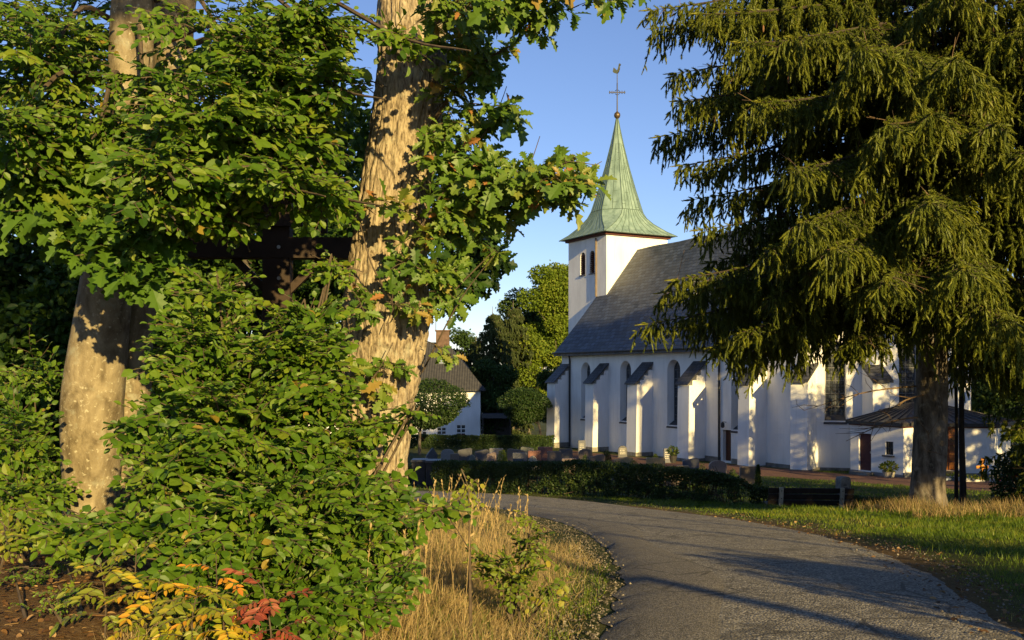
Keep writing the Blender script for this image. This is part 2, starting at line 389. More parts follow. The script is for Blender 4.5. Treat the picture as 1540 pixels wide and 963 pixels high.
def arch_pts(uc, wd, zs, zt, n=14, pointed=1.0):
    r = wd/2; zc = zt - r*pointed
    return [(uc - r, zs)] + [(uc - r*math.cos(math.pi*k/n), zc + r*pointed*math.sin(math.pi*k/n)) for k in range(n+1)] + [(uc + r, zs)]
def wall_panel(g, f, u0, u1, z0, z1, ops, depth=.55, nin=None, mat=0, splay=0.12):
    """wall face on the plane f(u,z) -> xyz with arched or square openings (uc, w, zs, zt, arched) and their reveals"""
    nin = np.asarray(nin, float); cu = u0
    for (uc, wd, zs, zt, ar) in sorted(ops):
        pts = arch_pts(uc, wd, zs, zt) if ar else [(uc-wd/2, zs), (uc-wd/2, zt), (uc+wd/2, zt), (uc+wd/2, zs)]
        ul, ur = uc - wd/2, uc + wd/2
        g.add([f(cu, z0), f(ul, z0), f(ul, z1), f(cu, z1)], [(0, 1, 2, 3)], mat)
        if zs > z0 + 1e-6: g.add([f(ul, z0), f(ur, z0), f(ur, zs), f(ul, zs)], [(0, 1, 2, 3)], mat)
        top = pts[1:-1] if ar else pts[1:3]
        # above the opening, in vertical slices so that no face is concave
        for (a, b) in zip(top[:-1], top[1:]):
            if b[0] - a[0] > 1e-5: g.add([f(*a), f(*b), f(b[0], z1), f(a[0], z1)], [(0, 1, 2, 3)], mat)
        if not ar: pass
        # reveals
        A = [np.array(f(*p)) for p in pts]; cen = (uc, (zs+zt)/2)
        B = [np.array(f(cen[0] + (p[0]-cen[0])*(1-splay), cen[1] + (p[1]-cen[1])*(1-splay*.25))) + nin*depth for p in pts]
        n = len(A); g.add(A + B, [(k, (k+1) % n, n + (k+1) % n, n + k) for k in range(n)], mat)
        cu = ur
    g.add([f(cu, z0), f(u1, z0), f(u1, z1), f(cu, z1)], [(0, 1, 2, 3)], mat)
def window(parent, f, nin, uc, wd, zs, zt, ar, depth, frame_mat, glass_mat, bars_u=1, bars_z=3, name='window', sill=None, splay=0.12, fw=.05):
    nin = np.asarray(nin, float); s = 1 - splay; sz = 1 - splay*.25; zc = (zs+zt)/2
    F2 = lambda u, z: np.array(f(uc + (u-uc)*s, zc + (z-zc)*sz)) + nin*(depth-.03)
    pts = arch_pts(uc, wd, zs, zt) if ar else [(uc-wd/2, zs), (uc-wd/2, zt), (uc+wd/2, zt), (uc+wd/2, zs)]
    gl = G(); gl.add([F2(*p) for p in pts], [tuple(range(len(pts)))]); gf = G()
    def tb(a, b, r=fw): gf.bar(F2(*a) - nin*.02, F2(*b) - nin*.02, r, r, up=tuple(nin))
    for a, b in zip(pts, pts[1:] + pts[:1]): tb(a, b)
    r = wd/2
    for k in range(1, bars_u+1):
        u = uc - r + wd*k/(bars_u+1); tb((u, zs), (u, zt - ((r - math.sqrt(max(0, r*r-(u-uc)**2))) if ar else 0)), fw*.8)
    for k in range(1, bars_z+1):
        z = zs + (zt-zs)*k/(bars_z+1); h = r
        if ar and z > zt - r: h = math.sqrt(max(0.0004, r*r - (z-zt+r)**2))
        tb((uc-h, z), (uc+h, z), fw*.8)
    o = gf.build(name, frame_mat, parent); gl.build('glass', glass_mat, o)
    if sill:
        gs = G(); a, b = np.array(f(uc-wd/2-.04, zs-.12)) - nin*.07, np.array(f(uc+wd/2+.04, zs-.12)) - nin*.07
        c, d = np.array(f(uc+wd/2*s-.01, zs+.33)) + nin*(depth-.06), np.array(f(uc-wd/2*s+.01, zs+.33)) + nin*(depth-.06)
        dn = np.array((0, 0, -.07)); gs.add([a, b, c, d, a+dn, b+dn, c+dn, d+dn], [(0,1,2,3), (7,6,5,4), (0,4,5,1), (1,5,6,2), (2,6,7,3), (3,7,4,0)])
        gs.build('sill', sill, o)
    return o

EAVE = 7.95; RIDGE = 16.65; VR = 6.75; W2 = 13.5; UEND = 23.0
zrel = lambda z: z - CZ
fN = lambda u, z: (u, 0.0, z)
wins = [(3.68, 1.36, 2.5, 6.95), (9.2, 1.42, 2.5, 7.0), (15.03, 1.45, 2.45, 7.02), (21.62, 1.36, 2.45, 7.0)]
g = G()
ops = [(a, b, c, d, True) for a, b, c, d in wins[:3]]
wall_panel(g, fN, 0, 19.95, -.6, EAVE+.1, ops, .6, (0, 1, 0))
# bay with the side door below its window
wall_panel(g, fN, 19.95, 20.95, -.6, 2.63, [(20.55, .80, .42, 2.42, False)], .3, (0, 1, 0), splay=0)
g.add([(19.95, 0, 2.63), (20.95, 0, 2.63), (20.95, 0, EAVE+.1), (19.95, 0, EAVE+.1)], [(0, 1, 2, 3)])
wall_panel(g, fN, 20.95, UEND, -.6, EAVE+.1, [(21.62, 1.30, 2.45, 7.0, True)], .6, (0, 1, 0))
# west gable and back wall
g.add([(0, 0, -.6), (0, 0, EAVE), (0, VR, RIDGE-.15), (0, W2, EAVE), (0, W2, -.6)], [(0, 1, 2, 3, 4)])
g.add([(0, W2, -.6), (0, W2, EAVE), (UEND, W2, EAVE), (UEND, W2, -.6)], [(0, 1, 2, 3)])
# the east part: higher walls, then a polygonal end
E2 = 9.35; poly = [(UEND, 0.003), (27.5, 0.003), (30.0, 2.5), (31.6, 6.75), (30.0, 11.0), (27.5, 13.497), (UEND, 13.497)]
def seg_f(a, b):
    a = np.array(a); b = np.array(b); L = np.linalg.norm(b-a); d = (b-a)/L
    return (lambda u, z: (a[0]+d[0]*u, a[1]+d[1]*u, z)), L, np.array((-d[1], d[0], 0))
fA, LA, nA = seg_f(poly[1], poly[2])
APW = (LA*.44, 1.2, 3.3, 7.9)
for k in range(6):
    f, L, nin = seg_f(poly[k], poly[k+1])
    wall_panel(g, f, 0, L, -.6, E2+.05, [(*APW, True)] if k == 1 else ([(L/2, 1.3, 3.3, 7.9, True)] if k == 2 else []), .5, nin)
g.add([(UEND, .003, EAVE-1), (UEND, .003, E2+.05), (UEND, VR, E2+7.3), (UEND, W2, E2), (UEND, W2, EAVE-1)], [(0, 1, 2, 3, 4)])
g.build('nave_wall', PLASTER, church)
for (a, b, c, d) in wins[:3] + [(21.62, 1.30, 2.45, 7.0)]:
    window(church, fN, (0, 1, 0), a, b, c, d, True, .6, CAME, GLASS, 2, 6, 'arched_window', LEAD)
window(church, fA, nA, *APW, True, .5, CAME, GLASS, 1, 5, 'arched_window', LEAD)
f2, L2_, n2 = seg_f(poly[2], poly[3]); window(church, f2, n2, L2_/2, 1.3, 3.3, 7.9, True, .5, CAME, GLASS, 1, 5, 'arched_window', LEAD)
for a, b in [((14.2, 0), (17.3, 0)), ((18.5, 0), (19.95, 0)), ((21.1, 0), (23.2, 0)), ((24.2, 0), (27.5, 0)), (poly[1], poly[2]), (poly[2], poly[3])]:
    g = G(); f, L, nin = seg_f(a, b); c = np.array(f(L/2, .0)) - nin*.03; d = np.array(f(1, 0)) - np.array(f(0, 0)); g.obox(c, d*(L/2+.02), nin*.06, (0, 0, .62)); g.build('plinth', STONE, church)
# side door
g = G(); g.box((20.17, .26, .4), (20.93, .32, 2.38)); 
for k in range(5): g.box((20.19+.15*k, .245, .45), (20.31+.15*k, .262, 2.33))
dr = g.build('door', DOORWOOD, church)
g = G(); g.box((20.25, .20, 1.4), (20.29, .26, 1.5)); g.tube([(20.27, .21, 1.45), (20.4, .21, 1.45)], .015, 6); g.build('handle', IRON, dr)
g = G(); g.box((19.95, -1.0, -.3), (21.4, .25, .26)); g.box((19.8, -1.4, -.3), (21.5, -1.003, .1)); g.build('door_step', STONE, church)
g = G(); g.tube([(20.5, 0, 2.9), (20.5, -.3, 2.95), (20.5, -.3, 2.86)], .02, 6); g.lathe([(.03, .22), (.11, .16), (.12, -.08), (.05, -.16)], (20.5, -.3, 2.7), 8); g.build('wall_lantern', IRON, church)
# downpipes
for u, z1 in ((1.38, EAVE-.2), (19.9, EAVE-.2)):
    g = G(); g.tube([(u, -.45, z1+.15), (u, -.15, z1-.25), (u, -.10, z1-.6), (u, -.10, .1)], .07, 8); g.build('downpipe', IRON, church)
# buttresses with stepped tops under slate slabs
for (u0, u1, zt, zl, p) in ((-.08, 1.2, 6.9, 5.3, 1.36), (5.8, 6.93, 6.9, 5.3, 1.36), (11.4, 12.6, 6.92, 5.3, 1.36), (17.25, 18.45, 6.92, 5.3, 1.36), (23.2, 24.2, 6.95, 5.3, 1.36)):
    prof = [(0.12, -.6), (-p-.10, -.6), (-p, zl-.05), (-p*.8, zl-.05), (-p*.8, zl+.28), (-p*.55, zl+.28), (-p*.55, zl+.62), (-p*.28, zl+.62), (-p*.28, zl+.98), (0.12, zl+.98)]
    g = G(); g.prism(prof, (u0, 0, 0), (0, 1, 0), (0, 0, 1), (u1-u0, 0, 0)); bt = g.build('buttress', PLASTER, church)
    g = G(); sl = [(0.05, zt), (-p-.20, zl+.05), (-p-.20, zl-.03), (0.05, zt-.08)]; g.prism(sl, (u0-.08, 0, 0), (0, 1, 0), (0, 0, 1), (u1-u0+.16, 0, 0)); g.build('cap', SLATE_CAP, bt)
    g = G(); g.box((u0-.04, -p-.14, -.5), (u1+.04, .1, .45)); g.build('plinth', STONE, bt)
def corner_buttress(c, dirv, wd=1.0, p=1.1, zl=5.6, zt=6.5):
    dv = np.array((*nrm(np.array(dirv, float)), 0)); sd = np.array((-dv[1], dv[0], 0)); c = np.array((*c, 0.))
    prof = [(-.4, -.6), (p+.1, -.6), (p, zl), (-.4, zt)]
    g = G(); g.prism(prof, c - sd*wd/2, dv, (0, 0, 1), sd*wd); bt = g.build('buttress', PLASTER, church)
    g = G(); g.prism([(-.3, zt+.2), (p+.22, zl+.05), (p+.22, zl-.1), (-.3, zt+.03)], c - sd*(wd/2+.1), dv, (0, 0, 1), sd*(wd+.2)); g.build('cap', SLATE_CAP, bt)
    g = G(); g.prism([(-.3, -.5), (p+.14, -.5), (p+.14, .55), (-.3, .55)], c - sd*(wd/2+.04), dv, (0, 0, 1), sd*(wd+.08)); g.build('plinth', STONE, bt)
corner_buttress((27.5, 0), (.38, -.92)); corner_buttress((30.0, 2.5), (.92, -.38)); corner_buttress((31.6, 6.75), (1, 0))
# nave roof, flared at the eaves
def roof_prof(zr, ze, n=10):
    out = []
    for k in range(n+1):
        t = k/n; v = -.62 + (VR+.62)*t; s = t; z = ze - .25 + (zr-ze+.25)*(t**1.0*.86 + .14*t*t*(1.6-.6*t)) ; out.append((v, z))
    return out
pr = roof_prof(RIDGE, EAVE); g = G(); US = np.linspace(-.35, UEND+.4, 24)
def roof_sheet(g, pr, US, th=.14):
    Vt = []; n = len(pr); full = pr + [(W2 - v, z) for v, z in pr[-2::-1]]; m_ = len(full)
    sag = lambda u, k: .03*math.sin(u*1.1+k)
    for u in US: Vt += [(u, v, z + sag(u, k)*(.3 if k in (0, m_-1) else 1)) for k, (v, z) in enumerate(full)]
    for u in US: Vt += [(u, v, z - th*1.5) for v, z in full]
    N = len(US)*m_; Fs = []
    for a in range(len(US)-1):
        for k in range(m_-1):
            i = a*m_+k; Fs += [(i, i+m_, i+m_+1, i+1), (N+i, N+i+1, N+i+m_+1, N+i+m_)]
    for k in range(m_-1):
        Fs += [(k, k+1, N+k+1, N+k), ]; e = (len(US)-1)*m_; Fs += [(e+k+1, e+k, N+e+k, N+e+k+1)]
    for a in range(len(US)-1):
        i = a*m_; Fs += [(i, N+i, N+i+m_, i+m_)]; i = a*m_+m_-1; Fs += [(i, i+m_, N+i+m_, N+i)]
    g.add(Vt, Fs)
roof_sheet(g, pr, US); nr = g.build('nave_roof', SLATE, church)
g = G(); g.box((-.3, -.42, EAVE-.34), (UEND, -.0, EAVE-.1)); g.build('cornice', DKRED, church)
g = G(); g.tube([(-.35, -.70, EAVE-.22), (UEND, -.70, EAVE-.26)], .075, 8); g.build('gutter', IRON, church)
# small roof dormer with a white front
g = G(); du, dv = 13.6, 3.1; zb = np.interp(dv, [p[0] for p in pr], [p[1] for p in pr])
g.prism([(-.45, -.3), (.45, -.3), (.45, .25), (0, .75), (-.45, .25)], (du, dv-.5, zb), (1, 0, 0), (0, 0, 1), (0, 1.4, 0)); dm = g.build('dormer', PLASTER, nr)
g = G(); g.prism([(-.62, .1), (0, .84), (.62, .1), (.62, .22), (0, .98), (-.62, .22)], (du, dv-.65, zb), (1, 0, 0), (0, 0, 1), (0, 1.75, 0)); g.build('dormer_roof', SLATE_CAP, nr)
g = G(); g.box((du-.25, dv-.53, zb-.1), (du+.25, dv-.503, zb+.28)); g.build('dormer_window', GLASS, nr)
# east roof over the polygonal end
g = G(); ov = []; cx = np.array((26.0, 6.75))
zA = E2 - .2
ring = [(UEND-.35, -.5), (27.7, -.5), (30.4, 2.2), (32.1, 6.75), (30.4, 11.3), (27.7, 14.0), (UEND-.35, 14.0)]
Vt = [(x, y, zA) for x, y in ring] + [(UEND-.35, VR, RIDGE+.25), (27.3, VR, RIDGE+.25)]
top = [(0, 1, 8, 7), (1, 2, 8), (2, 3, 8), (3, 4, 8), (4, 5, 8), (5, 6, 7, 8)]
g.add(Vt, top); Vb = [(x, y, z-.22) for x, y, z in Vt]; g.add(Vb, [t[::-1] for t in top]); g.add(Vt[:7] + Vb[:7], [(k, 7+k, 8+k, k+1) for k in range(6)])
g.add([Vt[0], Vt[7], Vt[6], Vb[6], Vb[7], Vb[0]], [(0, 1, 4, 5), (1, 2, 3, 4)])
g.build('choir_roof', SLATE, church)
g = G()
for a, b in zip(ring[:-1], ring[1:]):
    a = np.array((*a, zA-.32)); b = np.array((*b, zA-.32)); c = np.array((*cx, zA-.32)); s_ = lambda q: q + nrm(c-q)*.3
    g.bar(s_(a), s_(b), .3, .22)
g.build('cornice', DKRED, church)
# tower
TU0, TU1, TV0, TV1, TZ = -4.86, 1.22, 3.6, 9.9, 17.7
g = G(); fT = lambda u, z: (TU0 + u, TV0, z); TW = TU1 - TU0
lou = [(-2.47 - TU0, .78, 14.65, 16.6), (-.98 - TU0, .78, 14.65, 16.6)]
wall_panel(g, fT, 0, TW, -.6, TZ, [(*q, True) for q in lou], .35, (0, 1, 0), splay=0)
g.add([(TU0, TV0, -.6), (TU0, TV0, TZ), (TU0, TV1, TZ), (TU0, TV1, -.6)], [(0, 1, 2, 3)])
g.add([(TU1, TV0, -.6), (TU1, TV1, -.6), (TU1, TV1, TZ), (TU1, TV0, TZ)], [(0, 1, 2, 3)])
g.add([(TU0, TV1, -.6), (TU0, TV1, TZ), (TU1, TV1, TZ), (TU1, TV1, -.6)], [(0, 1, 2, 3)])
tw = g.build('tower_wall', PLASTER, church)
for (uc, wd, zs, zt) in lou:
    g = G(); r = wd/2
    for k in range(11):
        z = zs + .08 + k*.165; h = r if z < zt-r else math.sqrt(max(.002, r*r-(z-zt+r)**2))
        g.obox(fT(uc, z) + np.array((0, .14, 0)), (h, 0, 0), (0, .11, .06), (0, -.008, .014))
    lw = g.build('louvre_window', DKRED, church)
    g = G(); g.add([np.array(fT(*p)) + (0, .33, 0) for p in arch_pts(uc, wd, zs, zt)], [tuple(range(17))]); g.build('backing', IRON, lw)
    g = G(); g.box((TU0+uc-r-.06, TV0-.08, zs-.09), (TU0+uc+r+.06, TV0+.05, zs)); g.build('sill', LEAD, lw)
g = G(); g.tube([(-.25, TV0-.09, TZ-.1), (-.25, TV0-.09, 12.6)], .07, 8); g.build('downpipe', simple('brown_pipe', (.16, .12, .08)), church)
# copper spire: square eaves sweeping into an octagon
CU, CV = (TU0+TU1)/2, (TV0+TV1)/2; hx, hy = TW/2, (TV1-TV0)/2
g = G(); g.box((TU0-.22, TV0-.22, TZ), (TU1+.22, TV1+.22, TZ+.22)); g.build('cornice', DKRED, church)
rings = []
def ring8(z, ap, cor):                 # ap: half-width; cor: how much of each corner is cut away
    c = ap*cor; return [(-ap, -ap+c), (-ap+c, -ap), (ap-c, -ap), (ap, -ap+c), (ap, ap-c), (ap-c, ap), (-ap+c, ap), (-ap, ap-c)], z
spec = [(TZ+.2, 3.72, .02), (TZ+.62, 3.2, .1), (TZ+1.25, 2.72, .30), (TZ+1.95, 2.33, .50), (TZ+2.5, 2.12, .585), (TZ+4.5, 1.52, .585), (TZ+6.5, .98, .585), (TZ+8.5, .52, .585), (TZ+9.9, .24, .585), (TZ+10.75, .09, .585)]
Vt = []
for z, ap, cor in spec: Vt += [(CU+a, CV+b*1.02, z) for a, b in ring8(z, ap, cor)[0]]
Fs = [(i*8+k, i*8+(k+1) % 8, (i+1)*8+(k+1) % 8, (i+1)*8+k) for i in range(len(spec)-1) for k in range(8)]
g = G(); g.add(Vt, Fs + [tuple(range(8))[::-1]]); sp_o = g.build('spire', COPPER, church)
g = G(); Vn = np.array(Vt).reshape(len(spec), 8, 3)                # standing seams and joints of the sheets
for k in range(8):
    a, b = Vn[:, k], Vn[:, (k+1) % 8]; wide = (k % 2 == 1)
    g.tube(a, .035, 4)
    ns = 5 if wide else 2
    for q in range(1, ns):
        t = q/ns; P = (a*(1-t) + b*t); last = 8 if q % 2 else 7
        if not wide: g.tube(P[4:last], .028, 4)
        else: g.tube(P[4:last], .028, 4)
    if wide:
        for q in range(0, 9):
            t = q/9; e = a[0]*(1-t) + b[0]*t; f_ = a[4]*(1-t) + b[4]*t; m1 = a[2]*(1-t) + b[2]*t; m0 = a[1]*(1-t)+b[1]*t; m3 = a[3]*(1-t)+b[3]*t
            g.tube([e, m0, m1, m3, f_], .028, 4)
    for z in (TZ+2.5,):
        g.tube([a[4], b[4]], .03, 4)
rs = np.random.default_rng(3)
for k in range(8):
    a, b = Vn[:, k], Vn[:, (k+1) % 8]
    for i in range(4, 8):
        for q in range(4):
            t0 = rs.uniform(.05, .95); lo_, hi_ = (int(rs.integers(0, 4))/4, 0); hi_ = lo_ + .25
            pa_ = a[i]*(1-t0)+a[i+1]*t0; pb_ = b[i]*(1-t0)+b[i+1]*t0
            g.tube([pa_*(1-lo_)+pb_*lo_, pa_*(1-hi_)+pb_*hi_], .018, 4, cap=False)
g.build('seam', simple('dark_copper_seam', (.07, .11, .085), .3), sp_o)
zt = TZ + 10.75; fin = G(); fin.lathe([(.03, -.1), (.1, .02), (.24, .16), (.29, .33), (.24, .5), (.1, .63), (.03, .7)], (CU, CV, zt), 16); fo = fin.build('finial_ball', simple('aged_bronze', (.12, .085, .05), .3, 6, .45, metal=.6), church, True)
g = G(); g.tube([(CU, CV, zt+.6), (CU, CV, zt+4.2)], [.06, .03], 8)
zc = zt + 2.35; ax_ = np.array((.469, -.883, 0)); ex = np.array((.62, .78, 0))      # the cross stands across the tower's diagonal
ex = np.array((.469, .883, 0))
c = np.array((CU, CV, zc)); g.bar(c - ex*.72, c + ex*.72, .07, .07); g.bar(c - (0, 0, .9), c + (0, 0, .8), .07, .07, up=(1, 0, 0))
for s in (-1, 1):
    g.bar(c + ex*s*.66 - (0, 0, .13), c + ex*s*.66 + (0, 0, .13), .05, .05, up=(1, 0, 0))
    th = np.linspace(0, 2*np.pi, 13)
    for r_, off in ((.22, 0),): g.tube([c + ex*r_*math.cos(t) + np.array((0, 0, r_*math.sin(t))) for t in th], .025, 5, cap=False)
    g.tube([c + ex*s*.42 + ex*.12*math.cos(t) + np.array((0, 0, .12*math.sin(t))) for t in th], .02, 5, cap=False)
g.build('spire_cross', IRON, church)
g = G(); k = [(-.42, .12), (-.34, .42), (-.2, .3), (-.05, .16), (.08, .2), (.16, .44), (.2, .58), (.28, .6), (.36, .48), (.26, .42), (.26, .22), (.14, 0), (.05, -.08), (-.12, -.06), (-.3, .02)]
tri = [(0, 1, 2, 14), (2, 3, 13, 14), (3, 4, 12, 13), (4, 5, 10, 11, 12), (5, 6, 7, 8, 9, 10)]
e2 = np.array((.86, -.5, 0)); e2 = np.array((.883*.3+.469*.8, .2, 0)); e2 = nrm(e2); th_ = np.array((-e2[1], e2[0], 0))*.05; pc = np.array((CU, CV, zt+4.1))
P1 = [pc + e2*a*1.1 + np.array((0, 0, b*1.2)) for a, b in k]; n = len(k)
g.add([p - th_ for p in P1] + [p + th_ for p in P1], tri + [tuple(i+n for i in t[::-1]) for t in tri] + [(i, i+n, (i+1) % n+n, (i+1) % n) for i in range(n)]); g.build('weathercock', GOLD, church)

# ------------------------------------------------------------------ low annexe beside the apse
A0, A1, A2, A3 = np.array((18.64, 53.1)), np.array((20.3, 50.0)), np.array((20.98, 50.36)), np.array((24.8, 49.55))
A4, A5, A6 = np.array((27.0, 52.2)), np.array((25.5, 56.5)), np.array((21.2, 57.0))
az0, az1 = -3.85, -.86; ann = empty('annexe', (22.5, 53, az0), 0, 'low white annexe with a dark metal hipped roof and amber window beside the church choir', 'annexe')
OFF = np.array((22.5, 53, az0))
RINGA = [A0, A1, A2, A3, A4, A5, A6]
def seg3(a, b):
    L = np.linalg.norm(b-a); d = (b-a)/L; return (lambda u, z: (a[0]+d[0]*u-OFF[0], a[1]+d[1]*u-OFF[1], z)), L, np.array((-d[1], d[0], 0))
H = az1 - az0; g = G()
AMB = None
for k in range(7):
    a, b = RINGA[k], RINGA[(k+1) % 7]; f, L, nin = seg3(a, b)
    ops = []
    if k == 0: ops = [(1.0, .84, .36, 2.36, False), (2.62, .5, 1.32, 2.02, False)]
    if k == 3-1: ops = [(L*.335, 1.72, .58, 2.84, False)]
    wall_panel(g, f, 0, L, -.5, H, ops, .16, nin, splay=0)
g.build('wall', PLASTER, ann)
f, L, nin = seg3(A0, A1)
g = G(); p = [np.array(f(1.0+s*.41, z)) + nin*.12 for s, z in ((-1, .36), (1, .36), (1, 2.35), (-1, 2.35))]; g.add(p, [(0, 1, 2, 3)]); d_o = g.build('door', simple('dark_red_door', (.07, .022, .022), .2, 6), ann)
g = G(); g.bar(np.array(f(1.33, 1.3)) + nin*.06, np.array(f(1.33, 1.42)) + nin*.06, .04, .05, up=(1, 0, 0)); g.build('handle', simple('steel', (.5, .5, .5), .1, 5, .3, metal=1), d_o)
g = G(); c = np.array(f(1.0, .1)); dd = nrm(A1-A0); g.obox(c - nin*.2, np.array((*dd, 0))*.6, nin*.35, (0, 0, .2)); g.build('door_step', STONE, ann)
window(ann, f, nin, 2.62, .5, 1.32, 2.02, False, .16, IRON, GLASS, 1, 1, 'window', None, 0)
g = G(); c = np.array(f(2.62, 1.26)); g.obox(c - nin*.06, np.array((*dd, 0))*.34, nin*.12, (0, 0, .04)); g.build('window_sill', LEAD, ann)
f, L, nin = seg3(A2, A3)
m = Mat('amber_glass', .25, .5); co = m.coord(); m.col(m.ramp(m.voro(co, 2.6, 'F1', 'Color'), [(.2, (.06, .018, .006)), (.5, (.22, .07, .012)), (.85, (.38, .15, .03))])); AMBER = m.m
window(ann, f, nin, L*.335, 1.72, .58, 2.84, False, .16, DKRED, AMBER, 3, 4, 'stained_window', None, 0, .05)
g = G(); c = np.array(f(L*.335, .53)); dd = nrm(A3-A2); g.obox(c - nin*.08, np.array((*dd, 0))*1.0, nin*.16, (0, 0, .045)); g.build('window_sill', LEAD, ann)
GP = simple('grey_plinth', (.17, .17, .18), .2, 3)
for k in range(4):
    a, b = RINGA[k], RINGA[k+1]; f, L, nin = seg3(a, b); dd = np.array((*nrm(b-a), 0))
    for c0, hl_ in ([(.28, .28), ((L+1.45)/2, (L-1.45)/2)] if k == 0 else [(L/2, L/2+.01)]):
        g = G(); g.obox(np.array(f(c0, .0)) - nin*.02, dd*hl_, nin*.04, (0, 0, .34 if k == 0 else .46)); g.build('plinth', GP, ann)
ctr = np.mean(RINGA, 0); roofr = [a + nrm(a-ctr)*.24 for a in RINGA]; apex = np.array((ctr[0]-OFF[0]-.3, ctr[1]-OFF[1], H+1.15))
m = simple('dark_zinc_roof', (.05, .044, .043), .25, 2, .5, .4)
g = G(); Vt = [(a[0]-OFF[0], a[1]-OFF[1], H+.04) for a in roofr]
Vt2 = [(a[0]-OFF[0], a[1]-OFF[1], H-.12) for a in roofr]
rd = G()
g.add(Vt + [tuple(apex)], [(k, (k+1) % 7, 7) for k in range(7)]); g.add(Vt2, [tuple(range(7))[::-1]])
for k in range(7):
    a, b = np.array(Vt[k]), np.array(Vt[(k+1) % 7]); Lk = np.linalg.norm(b-a); ns = max(1, int(Lk/.5))
    for q in range(0, ns):
        t = q/ns; s0 = a*(1-t)+b*t; g.bar(s0 + (0, 0, .02), s0*(.12) + apex*.88 + (0, 0, .02), .05, .06)
ro = g.build('roof', m, ann)
g = G()
for k in range(7):
    a, b = np.array(Vt2[k]), np.array(Vt2[(k+1) % 7]); g.bar(a + (0, 0, .07), b + (0, 0, .07), .05, .18); 
g.build('fascia', IRON, ann)
g = G()
for k in range(7):
    f, L, nin = seg3(RINGA[k], RINGA[(k+1) % 7]); g.bar(np.array(f(-.02, H-.1)) - nin*.05, np.array(f(L+.02, H-.1)) - nin*.05, .08, .2)
g.build('soffit_board', DKRED, ann)
g = G(); f, L, nin = seg3(A1, A2); p0 = np.array(f(.3, H)); g.tube([p0 + (.3, -.5, .0), p0 + (.3, -.5, 2.2), p0 + (.35, -.3, 2.9)], .075, 8); g.build('downpipe', simple('zinc_pipe', (.42, .42, .42), .1, 4, .4), ann)

# ------------------------------------------------------------------ white house beyond the graves
HX1, HX0, HY = -3.5, -24.0, 106.0; hz = -5.66; hw = 6.0
house = empty('house', (-11, 106, hz), 0, 'large white house with dark hipped roof behind the round trees', 'house')
g = G(); f = lambda u, z: (u + 11, 0.0, z)
hwin = [(-5.6, 1.0, 3.7, 5.3), (-5.6, 1.0, .55, 1.9), (-7.75, 1.0, .45, 1.6), (-9.9, 1.0, .35, 1.6), (-7.75, 1.0, 3.7, 5.3), (-9.9, 1.0, 3.7, 5.3), (-12.4, 1.0, 3.7, 5.3), (-12.4, 1.0, .5, 1.6), (-15, 1., .5, 1.6), (-18, 1., .5, 1.6), (-18, 1., 3.7, 5.3), (-21, 1., 3.7, 5.3), (-15, 1., 3.7, 5.3)]
for z0, z1, sel_ in ((-.6, 2.8, 0), (2.8, hw, 1)):
    wall_panel(g, f, HX0, HX1, z0, z1, [(*q, False) for q in hwin if (q[2] > 2.8) == bool(sel_)], .15, (0, 1, 0), splay=0)
g.box((HX0+11, .003, -.6), (HX0+11.02, 11, hw)); g.box((HX1+10.98, .003, -.6), (HX1+11, 11, hw)); g.box((HX0+11, 10.98, -.6), (HX1+11, 11, hw))
g.build('wall', plaster('house_plaster', (.74, .74, .74)), house)
WHITE = simple('white_paint', (.78, .78, .76), .05, 5, .5); REDF = simple('red_flowers', (.35, .03, .02), .6, 9)
for q in hwin:
    wo = window(house, f, (0, 1, 0), *q, False, .15, WHITE, GLASS, 1, 2, 'window', None, 0, .11)
    if q[2] < 1:
        gg = G(); gg.box((q[0]+11-.5, -.25, q[2]-.12), (q[0]+11+.5, -.01, q[2]+.08)); rs = np.random.default_rng(7)
        N = 60; P = np.stack((rs.uniform(-.5, .5, N)+q[0]+11, rs.uniform(-.3, 0, N), rs.uniform(.05, .25, N)+q[2]), 1)
        gg.inst(([(-.5, 0, 0), (.5, 0, 0), (0, 1, .2)], [(0, 1, 2)]), P, rs.normal(size=(N, 3)), rs.normal(size=(N, 3)), np.full(N, .16)); gg.build('flower_box', REDF, house)
m = Mat('brown_roof_tile', .7, .25); co = m.coord((1, 1, 1)); wv = m.n('TexWave'); wv.bands_direction = 'X'; wv.inputs['Scale'].default_value = 1.1; wv.inputs['Distortion'].default_value = .3; m.l(co, wv.inputs[0])
m.col(m.ramp(m.math('ADD', m.math('MULTIPLY', m.noise(co, 3, 7, .7), .8), m.math('MULTIPLY', wv.outputs['Fac'], .2)), [(.35, (.030, .030, .033)), (.6, (.052, .051, .053)), (.8, (.085, .08, .075))])); m.bump(wv.outputs['Fac'], .6, .06)
zr = hw + 5.15; ex0, ex1, ey0, ey1 = HX0+11-.5, HX1+11+.55, -.55, 11.5
Vt = [(ex0, ey0, hw-.2), (ex1, ey0, hw-.2), (ex1, ey1, hw-.2), (ex0, ey1, hw-.2), (ex0+4.6, 5.5, zr), (ex1-4.6, 5.5, zr)]
tp = [(0, 1, 5, 4), (1, 2, 5), (2, 3, 4, 5), (3, 0, 4)]; g = G(); g.add(Vt, tp)
Vb = [(x, y, z-.2) for x, y, z in Vt[:4]]; g.add(Vt[:4]+Vb, [(0, 4, 5, 1), (1, 5, 6, 2), (2, 6, 7, 3), (3, 7, 4, 0), (7, 6, 5, 4)])
hr = g.build('roof', m.m, house)
g = G(); g.box((3.0-.75, 4.9, zr-1.0), (3.0+.75, 6.0, zr+1.25)); g.box((3.0-.85, 4.8, zr+1.25), (3.0+.85, 6.1, zr+1.4)); g.tube([(2.2, 5.4, zr+1.4), (2.2, 5.4, zr+2.6)], .04, 6); g.build('chimney', simple('brown_brick', (.11, .07, .05), .35, 3, .85), hr)
